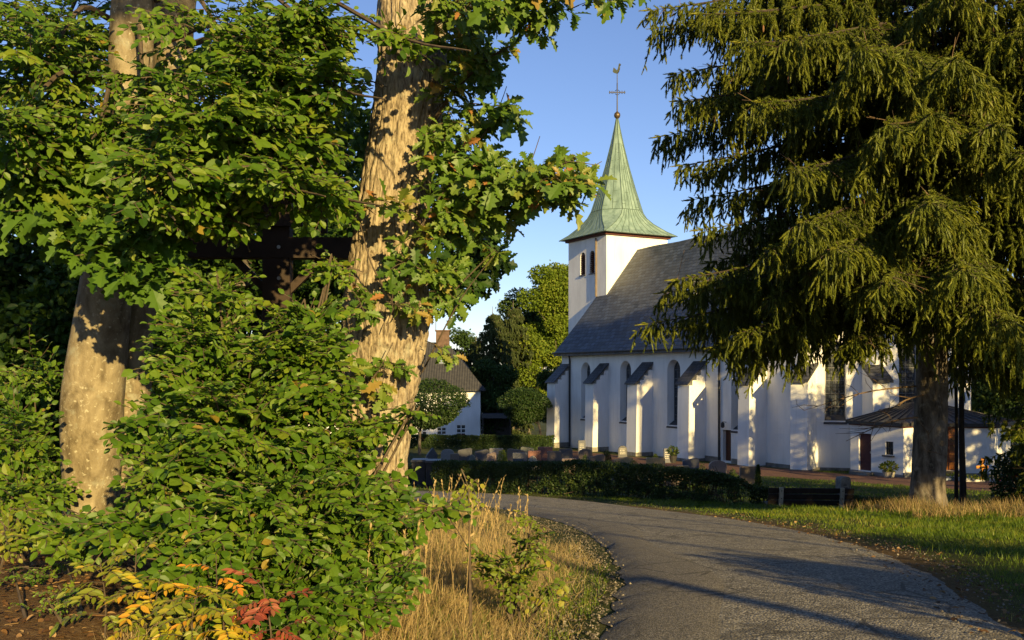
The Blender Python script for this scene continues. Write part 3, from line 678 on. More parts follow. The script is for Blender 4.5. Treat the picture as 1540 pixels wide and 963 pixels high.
yk = 3.0; zk = hw-.2 + (zr-hw+.2)*(yk+.55)/6.05; g = G(); g.obox((3.2, yk, zk+.06), (.42, 0, 0), (0, .4, .36), (0, -.04, .045)); g.build('skylight', simple('pale_glass', (.22, .25, .3), .1, 4, .3), hr)
# carport with a flat dark roof
cp = empty('carport', (-1.9, 104, gz(-1.9, 104)), 0, 'dark open carport with flat roof next to the white house', 'carport')
DARKW = simple('dark_stained_wood', (.035, .028, .024), .3, 5)
z0 = gz(-1.9, 104); g = G(); g.box((-1.4, 0, 2.55), (1.9, 5, 2.95)); g.build('roof', simple('bitumen', (.06, .06, .065), .2, 4), cp)
g = G(); g.box((-1.3, 4.8, -1), (1.8, 4.9, 2.55)); g.build('back_wall', DARKW, cp)
for x in (-1.25, 1.72):
    g = G(); g.box((x-.07, .05, -1), (x+.07, .19, 2.55)); g.build('post', DARKW, cp)
# ------------------------------------------------------------------ leaf templates
def mirror(half):
    return half
BEECH = ([(0,0,0),(0,.36,-.02),(0,.72,-.02),(0,1,-.1),(-.22,.16,.07),(-.33,.48,.09),(-.2,.82,.03),(.22,.16,.07),(.33,.48,.09),(.2,.82,.03)],
         [(0,1,5,4),(1,2,6,5),(2,3,6),(0,7,8,1),(1,8,9,2),(2,9,3)])
BEECH2 = ([(0,0,0),(.02,.36,-.03),(.05,.72,-.06),(.1,.95,-.2),(-.16,.16,.13),(-.24,.48,.17),(-.1,.8,.08),(.18,.16,.10),(.29,.48,.15),(.24,.80,.04)], BEECH[1])
BEECH3 = ([(0,0,0),(-.02,.36,.03),(-.04,.72,.0),(-.03,1.02,-.05),(-.27,.2,-.02),(-.38,.5,.0),(-.26,.84,-.02),(.24,.2,-.01),(.36,.52,.02),(.17,.82,-.04)], BEECH[1])
_oh = [(.05,.1),(.15,.17),(.10,.27),(.27,.36),(.14,.46),(.35,.60),(.18,.68),(.30,.83),(.13,.86),(.10,.97)]
OAK = ([(0,0,0)] + [(x,y,.22*x-.1*y*y) for x,y in _oh] + [(0,1,-.12)] + [(-x,y,.22*x-.1*y*y) for x,y in _oh] + [(0,.3,-.02),(0,.66,-.05)],
       [(0,1,2,3,22),(22,3,4,5),(22,5,23),(23,5,6,7),(23,7,8,9),(23,9,10,11),(0,22,14,13,12)[::1],(22,16,15,14),(22,23,16),(23,18,17,16),(23,20,19,18),(23,11,21,20)])
OAK2 = ([(x*.85 + .06*y*y, y, z*1.6 - .22*y*y) for x, y, z in OAK[0]], OAK[1])
DIAM = ([(0,0,0),(.34,.45,.08),(0,1,-.06),(-.34,.45,.08)], [(0,1,2),(0,2,3)])
TUFT = ([(0,0,0),(.34,.35,.08),(.12,1,-.06),(-.30,.5,.1),(-.1,.1,.3),(.25,.75,.32),(-.2,.9,.3),(.45,.1,-.2),(.5,.6,-.25),(.1,.55,-.2)], [(0,1,2,3),(4,5,6),(7,8,9)])
LEAFLET = ([(0,0,0),(.17,.25,.03),(.19,.6,.03),(0,1,-.05),(-.19,.6,.03),(-.17,.25,.03)], [(0,1,2,3),(0,3,4,5)])
STICK = ([(math.cos(a), y, math.sin(a)) for y, s in ((0, 1), (1, .6)) for a in (0, 2.1, 4.2) for _ in (0,)], [(0,1,4,3),(1,2,5,4),(2,0,3,5)])
BLADE = ([(-.5,0,0),(.5,0,0),(.38,.5,.10),(-.38,.5,.10),(0,1,.42)], [(0,1,2,3),(3,2,4)])

LEAFM = leafmat('hornbeam_leaf', [(0, (.031, .077, .006)), (.35, (.073, .146, .010)), (.75, (.130, .202, .016)), (.93, (.19, .22, .020)), (1, (.26, .19, .03))], .38, .48, .35)
LEAFM_YG = leafmat('young_leaf', [(0, (.08, .125, .010)), (.6, (.15, .19, .018)), (1, (.30, .25, .03))], .35, .48, .3)
OAKM = leafmat('oak_leaf', [(0, (.046, .098, .012)), (.45, (.092, .165, .020)), (.78, (.14, .195, .030)), (.93, (.24, .20, .045)), (1, (.32, .15, .05))], .32, .45, .35)
SHADELEAF = leafmat('shade_dark_leaf', [(0, (.014, .038, .005)), (.5, (.034, .075, .009)), (1, (.075, .12, .016))], .25, .5, .25)  # leaf colour kept dark to stand in for shade
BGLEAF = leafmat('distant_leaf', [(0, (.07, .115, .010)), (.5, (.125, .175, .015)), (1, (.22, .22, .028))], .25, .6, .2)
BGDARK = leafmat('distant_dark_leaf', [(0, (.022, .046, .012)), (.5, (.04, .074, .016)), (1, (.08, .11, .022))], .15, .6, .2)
HEDGEM = leafmat('hedge_leaf', [(0, (.016, .034, .008)), (.6, (.034, .062, .013)), (1, (.08, .10, .022))], .2, .5, .3)
TWIGM = simple('twig_bark', (.075, .055, .038), .35, 30, .85)
NEEDLE = leafmat('spruce_needle', [(0, (.034, .048, .008)), (.5, (.094, .118, .012)), (.85, (.15, .165, .017)), (1, (.22, .195, .03))], .25, .55, .25)
SPBARK = barkmat('spruce_bark', (.045, .038, .031), (.11, .092, .074), (.20, .172, .14), 7, .3, None, (.22, .21, .18), .9, .03)
BROWNTWIG = simple('dead_twig', (.13, .085, .05), .4, 20, .9)

def sticks(g, A, B, r, mat=0):
    """thin three-sided twigs from A to B"""
    A = np.asarray(A, float); B = np.asarray(B, float); d = B - A; L = np.linalg.norm(d, axis=1)
    up = np.where(np.abs(nrm(d)[:, 2:3]) > .9, np.array((1., 0, 0)), np.array((0, 0, 1.)))
    r = np.broadcast_to(np.asarray(r, float), (len(A),)); g.inst(STICK, A, d, up, np.stack((r, L, r), 1), mat, np.full(len(A), .5))

# sprays: a twig with leaves, as lists of leaf frames
def spray_frames(rng, L=1.0, nl=12, kind='beech', size=.16):
    P, D, N, S, SA, SB = [], [], [], [], [], []
    def twig(p0, dirv, ln, n, sz):
        d = nrm(np.array(dirv, float)); pts = [np.array(p0, float)]
        for k in range(4):
            d = nrm(d + rng.normal(0, .09, 3) + np.array((0, 0, -.05))); pts.append(pts[-1] + d*ln/4)
        pts = np.array(pts)
        for a, b in zip(pts[:-1], pts[1:]): SA.append(a); SB.append(b)
        sd = nrm(np.cross(d, (0, 0, 1.)))
        for k in range(n):
            t = (.12 + .88*k/max(1, n-1))*.999; i = int(t*4); p = pts[i]*(1-(t*4-i)) + pts[i+1]*(t*4-i)
            s = 1 if k % 2 else -1
            a = R(rng.uniform(35, 68)) if k < n-1 else R(rng.uniform(-12, 12))
            ld = d*math.cos(a) + sd*s*math.sin(a) + np.array((0, 0, rng.uniform(-.35, .1)))
            P.append(p); D.append(ld); N.append(np.array((0, 0, 1.)) + rng.normal(0, .38, 3)); S.append(sz*rng.uniform(.7, 1.15)*(1 if 0 < k < n-2 else .85))
        return pts, d, sd
    if kind == 'beech':
        pts, d, sd = twig((0, 0, 0), (0, 1, .06), L, nl, size)
        for k, t in enumerate((.2, .38, .55)):
            i = t*4; p = pts[int(i)]; s = 1 if k % 2 else -1
            twig(p, d*.7 + sd*s*.75 + (0, 0, rng.uniform(-.15, .15)), L*rng.uniform(.4, .6)*(1.1-t*.5), max(4, int(nl*.5)), size*.9)
    else:                                                    # oak: leaves bunched toward the twig ends
        pts, d, sd = twig((0, 0, 0), (0, 1, .1), L, 4, size*.8)
        ends = [(pts[-1], d)]
        for k, t in enumerate((.3, .5, .75)):
            s = 1 if k % 2 else -1; q, dd, _ = twig(pts[int(t*4)], d*.7 + sd*s*.8 + (0, 0, rng.uniform(-.1, .35)), L*rng.uniform(.35, .55), 3, size*.8); ends.append((q[-1], dd))
        for p, d in ends:
            b1 = nrm(np.cross(d, (0.1, .2, 1.))); b2 = np.cross(d, b1)
            for k in range(5):
                a = 2.4*k + rng.uniform(0, .5); ld = d*rng.uniform(.25, .8) + (b1*math.cos(a) + b2*math.sin(a))*.8 + np.array((0, 0, -.15))
                P.append(p - d*rng.uniform(0, .06)*L); D.append(ld); N.append(np.array((0, 0, 1.)) + d*.2 + rng.normal(0, .3, 3)); S.append(size*rng.uniform(.7, 1.2))
    return [np.array(q) for q in (P, D, N, S, SA, SB)]
_r = np.random.default_rng(11)
SPR_BEECH = [spray_frames(_r, 1.0, int(_r.integers(9, 13)), 'beech', .185) for _ in range(8)]
SPR_OAK = [spray_frames(_r, 1.0, 0, 'oak', .33) for _ in range(8)]

def put_sprays(g, variants, tpl, P, Yd, Zn, S, rng, leaf=0, twig=1, tone=None, leafscale=1.0, twigr=.0028, tail=.25):
    P = np.asarray(P, float); Yd = nrm(np.asarray(Yd, float)); Zn = np.asarray(Zn, float)
    X = nrm(np.cross(Yd, Zn)); Z = np.cross(X, Yd); S = np.asarray(S, float); k = rng.integers(0, len(variants), len(P)); P = P - Yd*S[:, None]*.55
    tone = np.full(len(P), .5) if tone is None else tone
    for v, (p, d, n, s, sa, sb) in enumerate(variants):
        m = np.where(k == v)[0]
        if len(m) == 0: continue
        M = np.stack((X[m], Yd[m], Z[m]), 1)                 # rows: local axes
        tr = lambda q: np.einsum('lj,njk->nlk', q, M)
        WP = P[m][:, None] + tr(p) * S[m][:, None, None]
        WD = tr(d); WN = tr(n); WS = s[None] * S[m][:, None] * leafscale
        rn = np.clip(tone[m][:, None] + rng.normal(0, .18, WS.shape) , 0, 1); aut = rng.random(WS.shape) < (.02 if tpl is OAK else .006); rn = np.where(aut, 1.0, np.minimum(rn, .95 if tpl is OAK else .86))
        # every leaf leans a little toward the light
        WN = WN + SVN[None, None] * .95 
        WS = WS*np.clip(rng.normal(1, .22, WS.shape), .45, 1.5); WD = WD + rng.normal(0, .15, WD.shape)
        a_, b_, c_, d_, e_ = WP.reshape(-1, 3), WD.reshape(-1, 3), WN.reshape(-1, 3), WS.reshape(-1), rn.reshape(-1)
        qx = 770 + F*a_[:, 0]/a_[:, 1]; qy = 565 - F*(a_[:, 2]-EYE)/a_[:, 1]; keep_ = ~((qx > 392) & (qx < 446) & (qy > 250) & (qy < 462) & (a_[:, 1] > 4) & (a_[:, 1] < 9.2) & (rng.random(len(a_)) < .6)); a_, b_, c_, d_, e_ = [z_[keep_] for z_ in (a_, b_, c_, d_, e_)]
        tl = [BEECH, BEECH2, BEECH3] if tpl is BEECH else [tpl, OAK2]
        q_ = rng.integers(0, len(tl), len(a_))
        for w_, t_ in enumerate(tl): o_ = q_ == w_; g.inst(t_, a_[o_], b_[o_], c_[o_], d_[o_], leaf, e_[o_])
        A = P[m][:, None] + tr(sa) * S[m][:, None, None]; B = P[m][:, None] + tr(sb) * S[m][:, None, None]
        sticks(g, A.reshape(-1, 3), B.reshape(-1, 3), twigr, twig)
    if tail: sticks(g, P - Yd*tail*S[:, None] - np.array((0, 0, .05))*S[:, None], P, twigr*1.6, twig)

def px_blob(rng, px, py, Y, rx, ry, rd, n, fill=.6):
    """n points in an ellipsoid whose middle lies Y metres ahead; rx, ry its half-sizes in photo pixels there, rd in metres"""
    d = nrm(rng.normal(size=(n, 3))) * (rng.random(n) ** (1/ (1 + 3*fill)))[:, None]
    c = pw(px, py, Y); return c + d * np.array((rx*Y/F, rd, ry*Y/F)), d, c

# ------------------------------------------------------------------ hedges
def hedge(name, line, width, h, n, leaf, label, group, hole=0.0, seed=1, ztop=None, mat=None, stems=True):
    rng = np.random.default_rng(seed); L = spline(line, 200); seg = np.linalg.norm(np.diff(L, axis=0), axis=1); cum = np.concatenate(([0], np.cumsum(seg)))
    s = rng.random(n)*cum[-1]; i = np.clip(np.searchsorted(cum, s)-1, 0, len(L)-2); t = (s-cum[i])/seg[i]; p = L[i]*(1-t[:, None]) + L[i+1]*t[:, None]
    tg = nrm(L[i+1]-L[i]); nm = np.stack((tg[:, 1], -tg[:, 0]), 1)            # the side toward the viewer
    a = rng.random(n); face = rng.choice(4, n, p=(.52, .30, .06, .12))
    hh = (h(s/cum[-1]) if callable(h) else h)*np.ones(n); bump = (fbm(s*1.3, 3.1, 0, 4)-.45)*.22
    v = np.where(face == 0, .5, np.where(face == 2, -.5, rng.uniform(-.5, .5, n))); zz = np.where(face == 1, 1.0, rng.random(n)**.8); zz = np.where(face == 3, rng.random(n), zz)
    v = v*width + rng.normal(0, .035, n) + np.where(face == 0, (fbm(s*2.2, zz*3, 7)-.45)*.22, 0); zz = zz*(hh + bump) + rng.normal(0, .022, n)
    xy = p + nm*v[:, None]; z = ground_z(xy[:, 0], xy[:, 1]) + np.maximum(zz, .02)
    P = np.stack((xy[:, 0], xy[:, 1], z), 1)
    keep = np.ones(n, bool)
    if hole: keep = ~((fbm(s*2.6, zz*4.5, 3, 4) > .60 - hole*.16) & (zz < hh*.62))
    out = np.stack((nm[:, 0]*np.where(face == 0, 1, .2), nm[:, 1]*np.where(face == 0, 1, .2), np.where(face == 1, 1.2, .45)), 1)
    g = G(); N = keep.sum(); D = rng.normal(size=(n, 3)) + out*.4
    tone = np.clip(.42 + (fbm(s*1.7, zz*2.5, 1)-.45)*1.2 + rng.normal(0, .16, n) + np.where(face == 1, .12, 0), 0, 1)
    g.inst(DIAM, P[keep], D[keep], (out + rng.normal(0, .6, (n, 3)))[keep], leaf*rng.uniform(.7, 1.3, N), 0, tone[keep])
    e = empty(name, (0, 0, 0), 0, label, 'hedge', group)
    c = L[100]; e.location = (c[0], c[1], gz(*c)); off = np.array(e.location)
    g.V = [q - off.astype(np.float32) for q in g.V]
    g.build('foliage', mat or HEDGEM, e)
    if stems:
        g = G(); m = int(cum[-1]*14); s = rng.random(m)*cum[-1]; i = np.clip(np.searchsorted(cum, s)-1, 0, len(L)-2); t = (s-cum[i])/seg[i]
        p = L[i]*(1-t[:, None]) + L[i+1]*t[:, None] + rng.normal(0, width*.16, (m, 2)); hm = (h(s/cum[-1]) if callable(h) else h)*np.ones(m)
        z = ground_z(p[:, 0], p[:, 1]); A = np.stack((p[:, 0], p[:, 1], z-.05), 1); B = A + np.stack((rng.normal(0, .14, m), rng.normal(0, .1, m), hm*rng.uniform(.5, .9, m)), 1)
        sticks(g, A, B, .014); C1 = A*.6+B*.4; sticks(g, C1, C1 + rng.normal(0, .28, (m, 3)), .008); C2 = A*.4+B*.6; sticks(g, C2, C2 + rng.normal(0, .28, (m, 3)), .008)
        g.V = [q - off.astype(np.float32) for q in g.V]; g.build('stems', TWIGM, e)
    return e
hl = [(-2.7, 35.9), (-1.2, 34.4), (0.6, 32.6), (2.7, 30.3), (4.7, 27.8), (6.35, 25.9)]
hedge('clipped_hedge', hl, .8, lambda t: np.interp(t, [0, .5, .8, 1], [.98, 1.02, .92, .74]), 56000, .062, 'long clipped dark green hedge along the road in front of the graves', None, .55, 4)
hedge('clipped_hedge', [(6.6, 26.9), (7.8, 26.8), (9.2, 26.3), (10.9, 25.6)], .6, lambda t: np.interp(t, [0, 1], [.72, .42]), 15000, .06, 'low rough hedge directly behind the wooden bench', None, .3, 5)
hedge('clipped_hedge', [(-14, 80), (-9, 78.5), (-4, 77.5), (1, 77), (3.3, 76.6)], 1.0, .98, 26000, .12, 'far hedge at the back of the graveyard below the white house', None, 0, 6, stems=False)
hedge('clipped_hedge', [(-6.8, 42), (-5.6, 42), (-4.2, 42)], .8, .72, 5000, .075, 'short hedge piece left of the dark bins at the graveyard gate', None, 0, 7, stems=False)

# ------------------------------------------------------------------ graves
GRAN = {}
def granite(key, c):
    if key not in GRAN:
        m = Mat('granite_' + key, .45, .4); co = m.coord(); m.col(m.mix(m.ramp(m.noise(co, 40, 3, .7), [(.4, (0, 0, 0)), (.62, (.7, .7, .7))]), tuple(x*.75 for x in c), tuple(min(1, x*1.35) for x in c)))
        m.bump(m.noise(co, 8, 5), .25, .02); GRAN[key] = m.m
    return GRAN[key]
GC = dict(grey=(.21, .20, .19), dark=(.08, .08, .088), brown=(.16, .12, .095), red=(.20, .085, .065), green=(.14, .15, .125), pale=(.33, .30, .25), blue=(.095, .10, .125), tan=(.28, .21, .12), pink=(.23, .165, .145))
LETTER = simple('pale_lettering', (.55, .52, .45), .1, 6, .6)
def gravestone(px0, px1, pt, kind, top, label, Y=None, rot=0.0, letters=False, hh=.85):
    if Y is None:
        Ys = np.linspace(39, 72, 120); gg_ = np.array([gz((((px0+px1)/2)-770)/F*y, y) for y in Ys]); hs = EYE-(pt-565)/F*Ys - gg_
        Y = float(Ys[np.abs(hs-hh).argmin()])
    x0, x1 = (px0-770)/F*Y, (px1-770)/F*Y; zt = EYE-(pt-565)/F*Y; xc = (x0+x1)/2; g0 = gz(xc, Y); h = max(.3, zt-g0); wd = (x1-x0)/math.cos(rot)/2
    P = {'flat': [(-1, 0), (1, 0), (1, .96), (.93, 1), (-.93, 1), (-1, .96)],
         'slant': [(-1, 0), (1, 0), (1, .78), (.9, .86), (-.7, 1), (-1, .93)],
         'slant2': [(-1, 0), (1, 0), (1, .95), (.7, 1), (-.9, .84), (-1, .76)],
         'round': [(-1, 0), (1, 0), (1, .7), (.86, .84), (.55, .95), (.1, 1), (-.4, .97), (-.8, .86), (-1, .7)],
         'arch': [(-1, 0), (1, 0), (1, .66), (.92, .8), (.7, .92), (.38, .98), (0, 1), (-.38, .98), (-.7, .92), (-.92, .8), (-1, .66)],
         'point': [(-1, 0), (1, 0), (.96, .6), (.25, 1), (.05, .98), (-.95, .5)],
         'boulder': [(-1, 0), (1, 0), (.95, .5), (.7, .85), (.2, 1), (-.35, .95), (-.8, .7), (-1, .3)],
         'curve': [(-1, 0), (1, 0), (1, .9), (.6, 1), (.1, .97), (-.5, .86), (-1, .82)]}[top]
    e = empty('gravestone', (xc, Y, g0), rot, label, 'gravestone', 'gravestones in the churchyard')
    th = .16 if wd < .7 else .2
    g = G(); g.prism([(a*wd, b*h*1.0-.02) for a, b in P], (0, -th/2, 0), (1, 0, 0), (0, 0, 1), (0, th, 0)); so = g.build('stone', granite(kind, GC[kind]), e)
    bv = so.modifiers.new('bevel', 'BEVEL'); bv.width = .018; bv.segments = 2; bv.limit_method = 'ANGLE'
    g = G(); g.box((-wd*1.12, -th*.9, -.15), (wd*1.12, th*.9, .07)); g.build('base', granite('dark', GC['dark']), e)
    if letters:
        g = G(); rs = np.random.default_rng(int(px0))
        for k, z in enumerate(np.linspace(.72, .34, 4)):
            x = -wd*.6
            while x < wd*.55:
                q = rs.uniform(.03, .09); g.box((x, -th/2-.006, h*z-.025), (min(x+q, wd*.6), -th/2-.001, h*z+.02)); x += q + .03
        g.build('lettering', LETTER, so)
    return e
GS = [
 (641, 657, 673.5, 'dark', 'point', 'black slanted pointed gravestone with a pale edge at the left end of the graves', 62, .5),
 (663, 683, 675, 'grey', 'round', 'grey round-shouldered gravestone above the left end of the hedge', None, 0),
 (677, 690, 682, 'brown', 'flat', 'small brownish gravestone squeezed between the grey rounded and the wide dark stone', None, 0),
 (688.5, 710, 673.5, 'dark', 'slant2', 'wide dark gravestone with a slightly sloping top behind the left part of the hedge', None, 0),
 (704, 716, 683.5, 'green', 'boulder', 'small mossy boulder gravestone in front of two dark slabs', None, 0),
 (714, 735, 675.5, 'dark', 'slant2', 'dark gravestone with a pale sloping top edge left of the pinkish stone', None, .1),
 (736, 757, 674, 'grey', 'flat', 'wide flat-topped grey gravestone behind the pinkish slanted stone', 64, 0),
 (732, 746, 679, 'pink', 'slant2', 'pinkish gravestone with a slanted pale top beside the green grave shrub', None, .15),
 (763, 789, 674.5, 'brown', 'slant', 'broad brown gravestone with a falling top edge between grey-green and pinkish stones', None, 0),
 (783, 803, 671.5, 'green', 'slant', 'grey-green gravestone in the back row left of the red granite ones', 67, 0),
 (771, 793, 680.5, 'blue', 'flat', 'purplish dark grey square gravestone directly behind the middle of the hedge', None, 0),
 (794, 814, 677.5, 'red', 'flat', 'low red granite gravestone at the left of the larger red one', 56, 0),
 (808.5, 831, 671.8, 'red', 'flat', 'tall red-brown granite gravestone near the corner buttress of the church', 62, 0),
 (793, 809, 685, 'pale', 'boulder', 'small pale sandstone boulder gravestone just above the hedge', None, 0),
 (823, 845, 678.5, 'brown', 'flat', 'brown square gravestone in front of the left church buttress', None, 0),
 (841, 861, 674.5, 'dark', 'flat', 'dark grey square gravestone below the church downpipe', None, 0),
 (870, 891, 674.5, 'brown', 'round', 'brown round-topped gravestone before the first church window', None, 0),
 (845, 867, 689, 'pink', 'flat', 'low pinkish-brown gravestone close behind the hedge under the downpipe', None, 0),
 (886, 910, 683, 'brown', 'curve', 'brown gravestone with a curved rising top left of the round arched wall stone', None, 0),
 (924, 952, 686.5, 'tan', 'curve', 'long low tan gravestone before the second church buttress', None, 0),
 (971.5, 1000, 688, 'tan', 'flat', 'broad sunlit orange-tan gravestone in front of the church wall', None, 0),
 (953, 981, 699.5, 'dark', 'flat', 'low dark gravestone in the shade left of the sunlit tan one', None, 0),
 (1018, 1036.5, 699.5, 'tan', 'flat', 'small yellowish sunlit gravestone right above the hedge', None, 0),
 (999, 1020, 703.5, 'brown', 'flat', 'low brown gravestone touching the yellowish sunlit one', None, 0),
 (1026.5, 1051, 688, 'blue', 'slant2', 'blue-black slab gravestone before the third big buttress', None, 0),
 (1066, 1093, 692, 'pink', 'arch', 'reddish gravestone with a rounded top near the church side door', None, .1),
 (1112.5, 1138, 701, 'brown', 'flat', 'dark square gravestone with a small conifer at its right side', None, 0),
 (920, 936.5, 696, 'grey', 'boulder', 'small grey dome-shaped stone in the grass behind the hedge', None, 0),
 (869.5, 880.5, 662, 'blue', 'flat', 'tall narrow black stele with pale inscription at the church wall beneath the first window', 70.5, 0, True),
 (929.5, 943, 670, 'dark', 'arch', 'dark arched gravestone standing against the church wall below the second window', 66.5, 0, True),
 (998, 1008.5, 674, 'blue', 'flat', 'narrow dark upright stele at the church wall below the third window', 61.5, 0, True),
 (1489, 1506, 652, 'brown', 'flat', 'brown upright gravestone right of the annexe', 52, 0),
 (1508, 1518, 636, 'grey', 'round', 'small grey gravestone behind the brown one right of the annexe', 66, 0),
 (1519, 1533, 628, 'pale', 'arch', 'pale arched gravestone farthest right in the shade of the trees', 70, 0),
]
for q in GS:
    if q[0] > 1450: gravestone(q[0], q[1], EYE, *q[3:5], q[5], q[6], q[7]) if False else gravestone(q[0], q[1], 565 + (EYE-(gz((q[0]-770)/F*q[6], q[6])+.9))*F/q[6], q[3], q[4], q[5], q[6], q[7])
    else: gravestone(*q[:7], q[7], len(q) > 8)
def grave_shrub(px0, px1, pt, Y, label, mat, seed, name='grave_shrub', n=1500, leaf=.06, cone=False):
    rng = np.random.default_rng(seed); x = ((px0+px1)/2-770)/F*Y; g0 = gz(x, Y); h = EYE-(pt-565)/F*Y - g0; r = (px1-px0)/2/F*Y
    d = nrm(rng.normal(size=(n, 3))); d[:, 2] = np.abs(d[:, 2]); q = rng.random(n)**.3
    if cone: t = rng.random(n)**.8; a = rng.random(n)*6.28; P = np.stack((np.cos(a)*r*(1-t*.75), np.sin(a)*r*(1-t*.75), t*h), 1)*np.stack((q, q, np.ones(n)), 1)
    else: P = d*np.array((r, r, h))*q[:, None]*(1+.25*(fbm(d[:, 0]*3, d[:, 1]*3, d[:, 2]*3)-.45)[:, None])
    g = G(); g.inst(DIAM, P, d + rng.normal(0, .7, (n, 3)), d + rng.normal(0, .6, (n, 3)), leaf*rng.uniform(.7, 1.3, n), 0, rng.random(n)); sticks(g, np.zeros((14, 3)), P[:14]*.9, .012, 1)
    o = g.build(name, [mat, TWIGM], None, loc=(x, Y, g0)); return tag(o, label, 'shrub', 'small shrubs on the graves')
grave_shrub(746, 764, 676.5, 58, 'pale green bush between the pinkish and the brown gravestones', BGLEAF, 1)
grave_shrub(873, 886, 684, 50, 'small dark round box bush in front of the brown round-topped gravestone', HEDGEM, 2)
grave_shrub(904, 920, 677.5, 62, 'dark spreading bush near the church wall left of the arched stone', HEDGEM, 3)
grave_shrub(980, 991, 683, 58, 'little yellowish bush on top behind the broad orange-tan gravestone', BGLEAF, 4)
grave_shrub(940, 964, 692, 47, 'low green mound of plants between tan and dark low gravestones', HEDGEM, 5)
grave_shrub(1047, 1066, 698, 40, 'dark egg-shaped bush between the blue-black slab and the reddish rounded stone', HEDGEM, 6)
grave_shrub(1093, 1111, 706, 39, 'low dark green bush left of the dark square gravestone', HEDGEM, 7)
grave_shrub(1134, 1146, 700, 42, 'small upright conifer at the right of the dark square gravestone', BGDARK, 8, cone=True)
# two dark bins with a paper note at the gate
def bin_box(px0, px1, pt, Y, label, note):
    x0, x1 = (px0-770)/F*Y, (px1-770)/F*Y; g0 = gz((x0+x1)/2, Y); zt = EYE-(pt-565)/F*Y; h = zt-g0; e = empty('waste_container', ((x0+x1)/2, Y, g0), 0, label, 'bin', 'dark waste containers at the gate'); wd = (x1-x0)/2
    g = G(); g.prism([(-wd*.92, .1), (wd*.92, .1), (wd, h-.08), (-wd, h-.08)], (0, 0, 0), (1, 0, 0), (0, 0, 1), (0, .8, 0)); b_ = simple('dark_plastic', (.035, .037, .045), .2, 4, .5)
    bo = g.build('body', b_, e); g = G(); g.prism([(-wd-.04, h-.08), (wd+.04, h-.08), (wd+.02, h), (-wd-.02, h)], (0, -.06, 0), (1, 0, 0), (0, 0, 1), (0, .92, 0)); g.build('lid', simple('grey_lid', (.07, .075, .09), .2, 4, .5), e)
    for s in (-1, 1): g = G(); g.tube([(s*wd*.6, .05, .06), (s*wd*.6, .12, .06)], .09, 10); g.build('wheel', IRON, e)
    if note: g = G(); g.box((wd*.3, -.012, h*.55), (wd*.3+.14, -.004, h*.55+.2)); g.build('paper_note', simple('paper', (.7, .72, .75), .05), bo)
bin_box(619, 640, 692, 38, 'dark waste container at the left with no note, by the graveyard gate', False)
bin_box(640.5, 661, 693, 37.6, 'dark waste container with a white paper note beside the hedge end', True)

# ------------------------------------------------------------------ bench seen from behind
WOODB = simple('weathered_dark_wood', (.020, .014, .011), .4, 6, .8, bump=.4, bscale=30); CONC = simple('pale_concrete', (.36, .33, .27), .3, 8, .9, bump=.4, bscale=30)
bx, by = (1219.5-770)/F*25.0, 25.0; b0 = gz(bx, by)-.05; be = empty('park_bench', (bx, by, b0), -.06, 'dark wooden park bench with two pale concrete posts seen from behind at the grass edge', 'bench')
for px in (1175, 1265):
    x = (px-1219.5)/F*25
    g = G(); g.prism([(0, -.3), (.1, -.3), (.1, .36), (.5, .36), (.5, -.3), (.6, -.3), (.6, .46), (.12, .46), (-.02, .94), (-.12, .94), (0, .42)], (x-.05, 0, 0), (0, 1, 0), (0, 0, 1), (.1, 0, 0)); po = g.build('post', CONC, be)
    g = G()
    for z in (.86, .66): g.tube([(x, -.105+(.94-z)*.1, z), (x, -.13+(.94-z)*.1, z)], .014, 8)
    g.build('bolt', IRON, po)
g = G()
for z, y in ((.86, -.035), (.70, .0), (.54, .045)): g.obox((0, y+.03, z-.005), (1.09, 0, 0), (0, .018, .004), (0, -.017, .068))
g.build('backrest', WOODB, be)
g = G()
for y in (.16, .3, .44, .58): g.box((-1.08, y-.055, .462), (1.08, y+.055, .50))
g.build('seat', simple('grey_seat_wood', (.13, .12, .11), .3, 6, .8), be)
# worn stone post with a tin, white stone, planter, wooden cross
x, y = (1268-770)/F*27.5, 27.5; e = empty('grave_lantern', (x, y, gz(x, y)), .2, 'grey weathered stone lantern post rising behind the right half of the bench', 'lantern')
zt = EYE-(717-565)/F*y - gz(x, y); g = G(); g.prism([(-.17, -.1), (.17, -.1), (.15, zt-.06), (.1, zt), (-.1, zt), (-.15, zt-.06)], (0, -.15, 0), (1, 0, 0), (0, 0, 1), (0, .3, 0)); so = g.build('stone', simple('weathered_grey_stone', (.20, .19, .175), .35, 9, .9, bump=.5, bscale=18), e)
g = G()
for k, z in enumerate((.1, .16, .26)): g.box((-.08, -.156, zt-.1-z*1.4), (.02+.03*k, -.151, zt-.1-z*1.4+.03))
g.build('lettering', simple('dark_inscription', (.05, .05, .05)), so)
x, y = (1357-770)/F*24.5, 24.5; rs = np.random.default_rng(5); g = G()
g.lathe([(.09, -.1), (.17, .02), (.18, .14), (.12, .24), (.04, .27)], (0, 0, 0), 10); P = g.V[0]; P += (vnoise(P[:, 0]*9, P[:, 1]*9, P[:, 2]*9)[:, None]-.5)*np.array((.12, .08, .08), np.float32); o = g.build('white_stone', simple('whitish_rock', (.55, .53, .47), .15, 8, .9), None, loc=(x, y, gz(x, y)+.18)); tag(o, 'rough whitish stone in the tall grass left of the big spruce trunk', 'stone')
